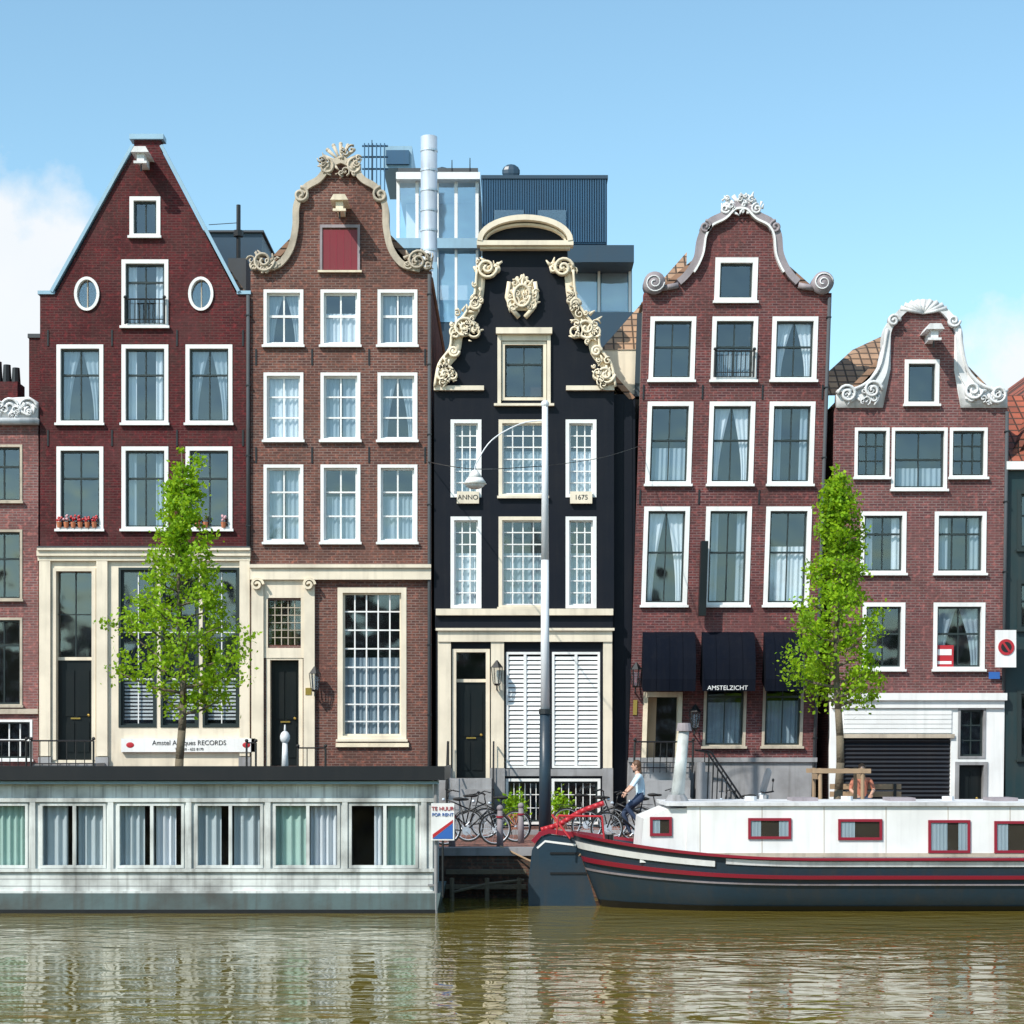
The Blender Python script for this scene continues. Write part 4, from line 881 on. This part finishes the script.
# ================================================================= bicycles and people
def bicycle(x,y,rot,col='iron',name='bicycle'):
    B=Obj(name,(x,y,1.0),rot=rot); B.local=True
    t=B.g('tyres','rubber'); rim=B.g('rims','steel')
    for wx in (-.53,.53):
        t.torus((wx,0,.345),.33,.019,'Y',28,6); rim.torus((wx,0,.345),.305,.01,'Y',28,4); rim.cyl((wx,-.04,.345),(wx,.04,.345),.02)
        for i in range(14):
            a=i*math.pi/7; rim.cyl((wx,0,.345),(wx+.3*math.cos(a),0,.345+.3*math.sin(a)),.0025,.0025,3,False)
        fd=[(wx+.37*math.cos(a*.1),.345+.37*math.sin(a*.1)) for a in range(3,30,2)]; B.g('mudguards',col).ribbon(fd,.008,-.025,.025)
    f=B.g('frame',col,True); bb=(-.08,0,.30); seat=(-.2,0,.82); hd=(.33,0,.88); hd2=(.37,0,.72)
    for a,b_,r in ((bb,seat,.017),(bb,hd2,.018),((-.16,0,.66),hd,.016),((-.53,0,.345),bb,.012),((-.53,0,.345),(-.17,0,.7),.01),(hd,(.53,0,.345),.014),(hd,(.3,0,1.05),.013),(seat,(-.22,0,.93),.013)): f.cyl(a,b_,r,r,8)
    f.tube([(.1,-.3,1.06),(.24,-.28,1.1),(.31,-.1,1.06),(.31,.1,1.06),(.24,.28,1.1),(.1,.3,1.06)],.012,6)
    s=B.g('saddle','rubber',True); s.ball((-.24,0,.97),.13,.09,.04); s.ball((-.12,0,.965),.1,.035,.03)
    B.g('rack',col).tube([(-.24,.05,.74),(-.75,.05,.76),(-.75,-.05,.76),(-.24,-.05,.74)],.008,4); B.g('rack',col).cyl((-.7,0,.76),(-.53,0,.36),.008)
    g=B.g('crank','steel'); g.cyl((-.08,-.06,.3),(-.08,.06,.3),.02); g.cyl((-.08,-.035,.3),(-.08,-.05,.3),.09,.09,16); g.cyl((-.08,-.08,.3),(.04,-.08,.18),.01); g.cyl((-.08,.08,.3),(-.2,.08,.42),.01)
    for p in ((.04,-.12,.18),(-.2,.12,.42)): B.g('pedals','rubber').box(p[0]-.04,p[0]+.04,p[1]-.04,p[1]+.04,p[2]-.01,p[2]+.01)
    B.g('headlight','steel').ball((.42,0,.88),.04)
    return B
def person(name,loc,rot,J,bones,headc,hairlen=.2,scale=1):
    Pn=Obj(name,loc,rot=rot,scale=scale); Pn.local=True
    names=list(J); me=bpy.data.meshes.new('body'); me.from_pydata([J[n][:3] for n in names],[(names.index(a),names.index(b)) for a,b,_ in bones],[])
    o=bpy.data.objects.new('tmp',me); sc.collection.objects.link(o); mo=o.modifiers.new('s','SKIN')
    for i,n in enumerate(names):
        sv=me.skin_vertices[0].data[i]; r=J[n][3]; sv.radius=(r,r) ; sv.use_root=(n=='pelvis')
    ss=o.modifiers.new('u','SUBSURF'); ss.levels=2; ss.render_levels=2
    dg=bpy.context.evaluated_depsgraph_get(); bm_=bpy.data.meshes.new_from_object(o.evaluated_get(dg)); bpy.data.objects.remove(o)
    bm_.materials.clear(); ml=[]
    for _,_,mm in bones:
        if mm not in ml: ml.append(mm); bm_.materials.append(M[mm])
    for p in bm_.polygons:
        c=p.center; best=None
        for a,b,mm in bones:
            A=Vector(J[a][:3]);Bv=Vector(J[b][:3]); d=Bv-A; t=max(0,min(1,(c-A).dot(d)/max(1e-6,d.length_squared))); ds=(c-(A+d*t)).length-.6*(J[a][3]*(1-t)+J[b][3]*t)
            if best is None or ds<best[0]: best=(ds,mm)
        p.material_index=ml.index(best[1])
    bm_.shade_smooth(); Pn.addmesh('body',bm_,'skin')
    x,y,z=headc; h=Pn.g('head','skin',True); h.ball((x,y,z),.088,.072,.11,14,10); h.ball((x+.03,y,z-.06),.05,.05,.045); h.ball((x+.09,y,z-.01),.018,.012,.022)
    for s in (-1,1): h.ball((x,y+s*.075,z),.018,.01,.03); Pn.g('eyes','iron').ball((x+.078,y+s*.03,z+.015),.01,.008,.007)
    Pn.g('mouth','darkred').ball((x+.078,y,z-.05),.008,.022,.006)
    hr=Pn.g('hair','hair',True); hr.ball((x-.02,y,z+.03),.095,.086,.105,14,10); hr.ball((x-.06,y,z-.03),.055,.07,.10)
    if hairlen>.1: hr.ball((x-.085,y,z-.12),.035,.055,.13)
    hands=Pn.g('hands','skin',True)
    for hn,en in (('handL','elbL'),('handR','elbR')):
        A=Vector(J[hn][:3]); d=(A-Vector(J[en][:3])).normalized(); sd=d.cross(Vector((0,0,1))).normalized(); dn=Vector((0,0,-1))
        hands.ball(A+d*.03,.04,.035,.022)
        for i,l_ in enumerate((.062,.07,.066,.052)):
            b0=A+d*.055+sd*(i-1.5)*.019; b1=b0+d*l_*.5+dn*.01; b2=b1+dn*l_*.5+d*.008; hands.cyl(b0,b1,.0095,.009,6); hands.cyl(b1,b2,.009,.007,6)
        b0=A+d*.02-sd*.035; b1=b0+d*.03-sd*.012+dn*.02; hands.cyl(b0,b1,.011,.010,6); hands.cyl(b1,b1+d*.02+dn*.02+sd*.01,.010,.008,6)
    return Pn
CD=42.2
bicycle(PX(632,CD),CD-50,math.pi,'iron').done()
J={'pelvis':(-.2,0,1.02,.135),'waist':(-.19,0,1.18,.11),'chest':(-.15,0,1.36,.125),'neck':(-.12,0,1.50,.05),'headb':(-.10,0,1.58,.05),
 'shL':(-.13,.17,1.44,.058),'elbL':(.0,.27,1.24,.042),'handL':(.13,.29,1.11,.028),'shR':(-.13,-.17,1.44,.058),'elbR':(.0,-.27,1.24,.042),'handR':(.13,-.29,1.11,.028),
 'hpL':(-.17,.11,.98,.095),'knL':(.12,.12,.80,.062),'anL':(-.14,.12,.47,.038),'toL':(-.02,.12,.43,.035),'hpR':(-.17,-.11,.98,.095),'knR':(.18,-.12,.66,.062),'anR':(.03,-.12,.25,.038),'toR':(.16,-.12,.21,.035)}
bn=[('pelvis','waist','shirt'),('waist','chest','shirt'),('chest','neck','shirt'),('neck','headb','skin'),('chest','shL','shirt'),('shL','elbL','shirt'),('elbL','handL','skin'),('chest','shR','shirt'),('shR','elbR','shirt'),('elbR','handR','skin'),
 ('pelvis','hpL','jeans'),('hpL','knL','jeans'),('knL','anL','jeans'),('anL','toL','shoe'),('pelvis','hpR','jeans'),('hpR','knR','jeans'),('knR','anR','jeans'),('anR','toR','shoe')]
person('cyclist_woman',(PX(632,CD),CD-50,1.0),math.pi,J,bn,(-.085,0,1.66)).done()
J2={'pelvis':(-.1,0,.52,.14),'waist':(-.1,0,.70,.12),'chest':(-.08,0,.90,.135),'neck':(-.05,0,1.06,.055),'headb':(-.03,0,1.14,.05),
 'shL':(-.06,.19,1.0,.06),'elbL':(.02,.26,.76,.045),'handL':(.2,.16,.66,.03),'shR':(-.06,-.19,1.0,.06),'elbR':(.02,-.26,.76,.045),'handR':(.2,-.16,.66,.03),
 'hpL':(-.02,.11,.52,.1),'knL':(.38,.13,.53,.066),'anL':(.40,.13,.12,.04),'toL':(.54,.13,.05,.036),'hpR':(-.02,-.11,.52,.1),'knR':(.38,-.13,.53,.066),'anR':(.40,-.13,.12,.04),'toR':(.54,-.13,.05,.036)}
bn2=[(a,b,{'shirt':'orange'}.get(c,c)) for a,b,c in bn]
PD=44.5
def bench(x,y,z=1.0):
    b=Obj('park_bench',(x,y,1.0)); up=.35
    for i in range(3): b.g('seat','wood').box(x-.8,x+.8,y-.2+i*.14,y-.08+i*.14,1.40+up,1.435+up)
    for i in range(2): b.g('backrest','wood').box(x-.8,x+.8,y+.25,y+.28,1.6+up+i*.17,1.72+up+i*.17)
    b.g('plinth','stone').box(x-.95,x+.95,y-.85,y+.35,1.0,1.0+up)
    for s in (-.65,.65):
        b.g('legs','iron').box(x+s-.03,x+s+.03,y-.18,y-.12,1+up,1.398+up); b.g('legs','iron').box(x+s-.03,x+s+.03,y+.19,y+.249,1+up,1.9+up); b.g('legs','iron').box(x+s-.03,x+s+.03,y-.119,y+.189,1.34+up,1.397+up)
    b.done()
bench(PX(868,PD),PD-50+.05)
person('seated_pedestrian',(PX(862,PD),PD-50,1.35),-math.pi/2,J2,bn2,(-.015,0,1.22),hairlen=.0).done()
for px,dd,rr in ((470,42.0,.15),(492,43.5,2.9),(611,43.6,.1),(462,45.2,3.3),(590,45.5,.0),(740,45,3.0),(663,46,.1)):
    bicycle(PX(px,dd),dd-50,rr).done()
Sx,Sy=PX(782,44),-6; K=Obj('motor_scooter',(Sx,Sy,1.0),rot=2.6); K.local=True
for wx in (-.6,.6): K.g('wheels','rubber').torus((wx,0,.24),.18,.06,'Y',20,8); K.g('wheel_hubs','steel').cyl((wx,-.05,.24),(wx,.05,.24),.13)
b=K.g('bodywork','ornw',True); b.prism([(-.85,.45),(-.8,.72),(-.2,.74),(-.1,.4),(.25,.32),(.42,.6),(.38,1.0),(.46,1.02),(.56,.5),(.4,.2),(-.1,.2),(-.5,.3)],-.15,.15); b.ball((-.5,0,.55),.38,.2,.2); b.ball((.6,0,.42),.22,.09,.1)
K.g('seat','rubber',True).ball((-.45,0,.8),.38,.15,.07); K.g('handlebar','iron').tube([(.35,-.33,1.08),(.42,0,1.05),(.35,.33,1.08)],.02); K.g('headlight','steel').ball((.48,0,1.02),.08)
K.g('windscreen','ornw').add([(.47,-.2,1.05),(.47,.2,1.05),(.33,.2,1.5),(.33,-.2,1.5),(.33,-.1,1.6),(.33,.1,1.6)],[(0,1,2,5,4,3)]); K.g('mirrors','iron').tube([(.36,-.3,1.08),(.36,-.34,1.3)],.01); K.g('mirrors','iron').ball((.36,-.34,1.33),.02,.06,.04); K.done()
for px,dd in ((452,41.3),(500,41.3),(521,43)):
    A=Obj('bollard',(PX(px,dd),dd-50,1.0)); a=A.g('post','ornp',True); x,y=PX(px,dd),dd-50; a.cyl((x,y,1.0),(x,y,1.75),.075,.055,12); a.ball((x,y,1.8),.07); A.g('bands','darkred').cyl((x,y,1.6),(x,y,1.64),.08,.08,12); A.done()
for px in (515,560):
    A=Obj('potted_shrub',(PX(px,48.5),-1.5,1.09)); x,y=PX(px,48.5),-1.5; A.g('pot','terra').cyl((x,y,1.09),(x,y,1.45),.16,.22,12); q=random.Random(px); f=A.g('foliage','leaf')
    for k in range(350):
        p=Vector((x+q.gauss(0,.15),y+q.gauss(0,.15),1.65+q.gauss(0,.15))); u=Vector((q.gauss(0,1),q.gauss(0,1),q.gauss(0,1))).normalized()*.05; v=u.orthogonal().normalized()*.04; f.add([p-u,p-v,p+u,p+v],[(0,1,2,3)])
    A.done()
# ================================================================= opposite bank (seen only in reflections)
O=Obj('background_houses',(0,-85,1))
x=-60
q=random.Random(5)
while x<60:
    w=q.uniform(5,8); h=q.uniform(9,13); O.g('walls',q.choice(['br2','br4','br0'])).prism([(x,1),(x+w-.05,1),(x+w-.05,h),(x+w/2,h+q.uniform(1,3)),(x,h)],-96,-86)
    for k in range(3):
        for j in range(3): O.g('windows','white').box(x+w*(k+.2)/3,x+w*(k+.8)/3,-85.999,-85.95,2+j*3,4+j*3)
    x+=w
O.done()
T=Obj('tree_row',(0,-70,1)); f=T.g('foliage','leafd')
for k in range(15):
    cx=-56+k*8+q.uniform(-1,1); T.g('trunks','bark').cyl((cx,-68,1),(cx,-68,6),.22,.15)
    for j in range(2600):
        a=Vector((q.gauss(0,1),q.gauss(0,1),q.gauss(0,1))).normalized()*q.uniform(.2,1)**.45; p=Vector((cx+a.x*2.9,-68+a.y*2.4,6.6+a.z*2.7)); u=Vector((q.gauss(0,1),q.gauss(0,1),q.gauss(0,1))).normalized()*.15; v=u.orthogonal().normalized()*.13; f.add([p-u,p-v,p+u,p+v],[(0,1,2,3)])
T.done()
# ================================================================= sky, sun, camera
sun_az=math.radians(222); sun_el=math.radians(44)
W=bpy.data.worlds.new('World'); sc.world=W; W.use_nodes=True; t=W.node_tree; bg=t.nodes['Background']; bg.inputs[1].default_value=.15
sk=N(t,'ShaderNodeTexSky',sky_type='NISHITA',sun_disc=False,sun_elevation=sun_el,sun_rotation=sun_az); sk.air_density=1.0; sk.dust_density=.6; sk.ozone_density=2.0
tc=N(t,'ShaderNodeTexCoord'); nm=N(t,'ShaderNodeVectorMath',operation='NORMALIZE'); L(t,tc.outputs['Generated'],nm.inputs[0])
no=N(t,'ShaderNodeTexNoise'); no.inputs['Scale'].default_value=16; no.inputs['Detail'].default_value=9; no.inputs['Roughness'].default_value=.58; L(t,nm.outputs[0],no.inputs['Vector'])
acc=None
for (cx,cz_,r) in ((-.285,.215,.085),(.285,.165,.06),(-.45,.2,.12),(.5,.2,.1),(-.9,.3,.2),(.9,.25,.2)):
    v=Vector((cx,1,cz_)).normalized(); ds=N(t,'ShaderNodeVectorMath',operation='DISTANCE'); L(t,nm.outputs[0],ds.inputs[0]); ds.inputs[1].default_value=v
    rr=ramp(t,ds.outputs['Value'],0,r*1.5,1,0)
    if acc is None: acc=rr
    else:
        mm=N(t,'ShaderNodeMath',operation='MAXIMUM'); L(t,acc,mm.inputs[0]); L(t,rr,mm.inputs[1]); acc=mm.outputs[0]
s1=N(t,'ShaderNodeMath',operation='MULTIPLY_ADD'); L(t,acc,s1.inputs[0]); s1.inputs[1].default_value=.9; L(t,no.outputs[0],s1.inputs[2])
cf_=ramp(t,s1.outputs[0],.72,.98,0,.92)
cc=mixc(t,(5.9,6.2,6.5),(6.8,6.8,6.8),no.outputs[0])
skc=mixc(t,sk.outputs[0],(1.34,1.56,1.40),1.0,'MULTIPLY')
L(t,mixc(t,skc,cc,cf_),bg.inputs[0])
sl=bpy.data.lights.new('sun','SUN'); sl.energy=5.0; sl.angle=math.radians(.5); sl.color=(1,.94,.85); so=bpy.data.objects.new('sun',sl); sc.collection.objects.link(so)
sd=Vector((math.sin(sun_az)*math.cos(sun_el),math.cos(sun_az)*math.cos(sun_el),math.sin(sun_el))); so.rotation_euler=sd.to_track_quat('Z','Y').to_euler(); so.location=sd*60
cam=bpy.data.cameras.new('camera'); co=bpy.data.objects.new('camera',cam); sc.collection.objects.link(co); sc.camera=co
co.location=(0,-50,3.0); co.rotation_euler=(math.radians(90),0,0); cam.sensor_width=36; cam.lens=F/1024*36; cam.shift_y=(HOR-512)/1024; cam.clip_end=3000; cam.clip_start=.1
sc.view_settings.view_transform='Standard'; sc.view_settings.look='None'; sc.view_settings.exposure=0
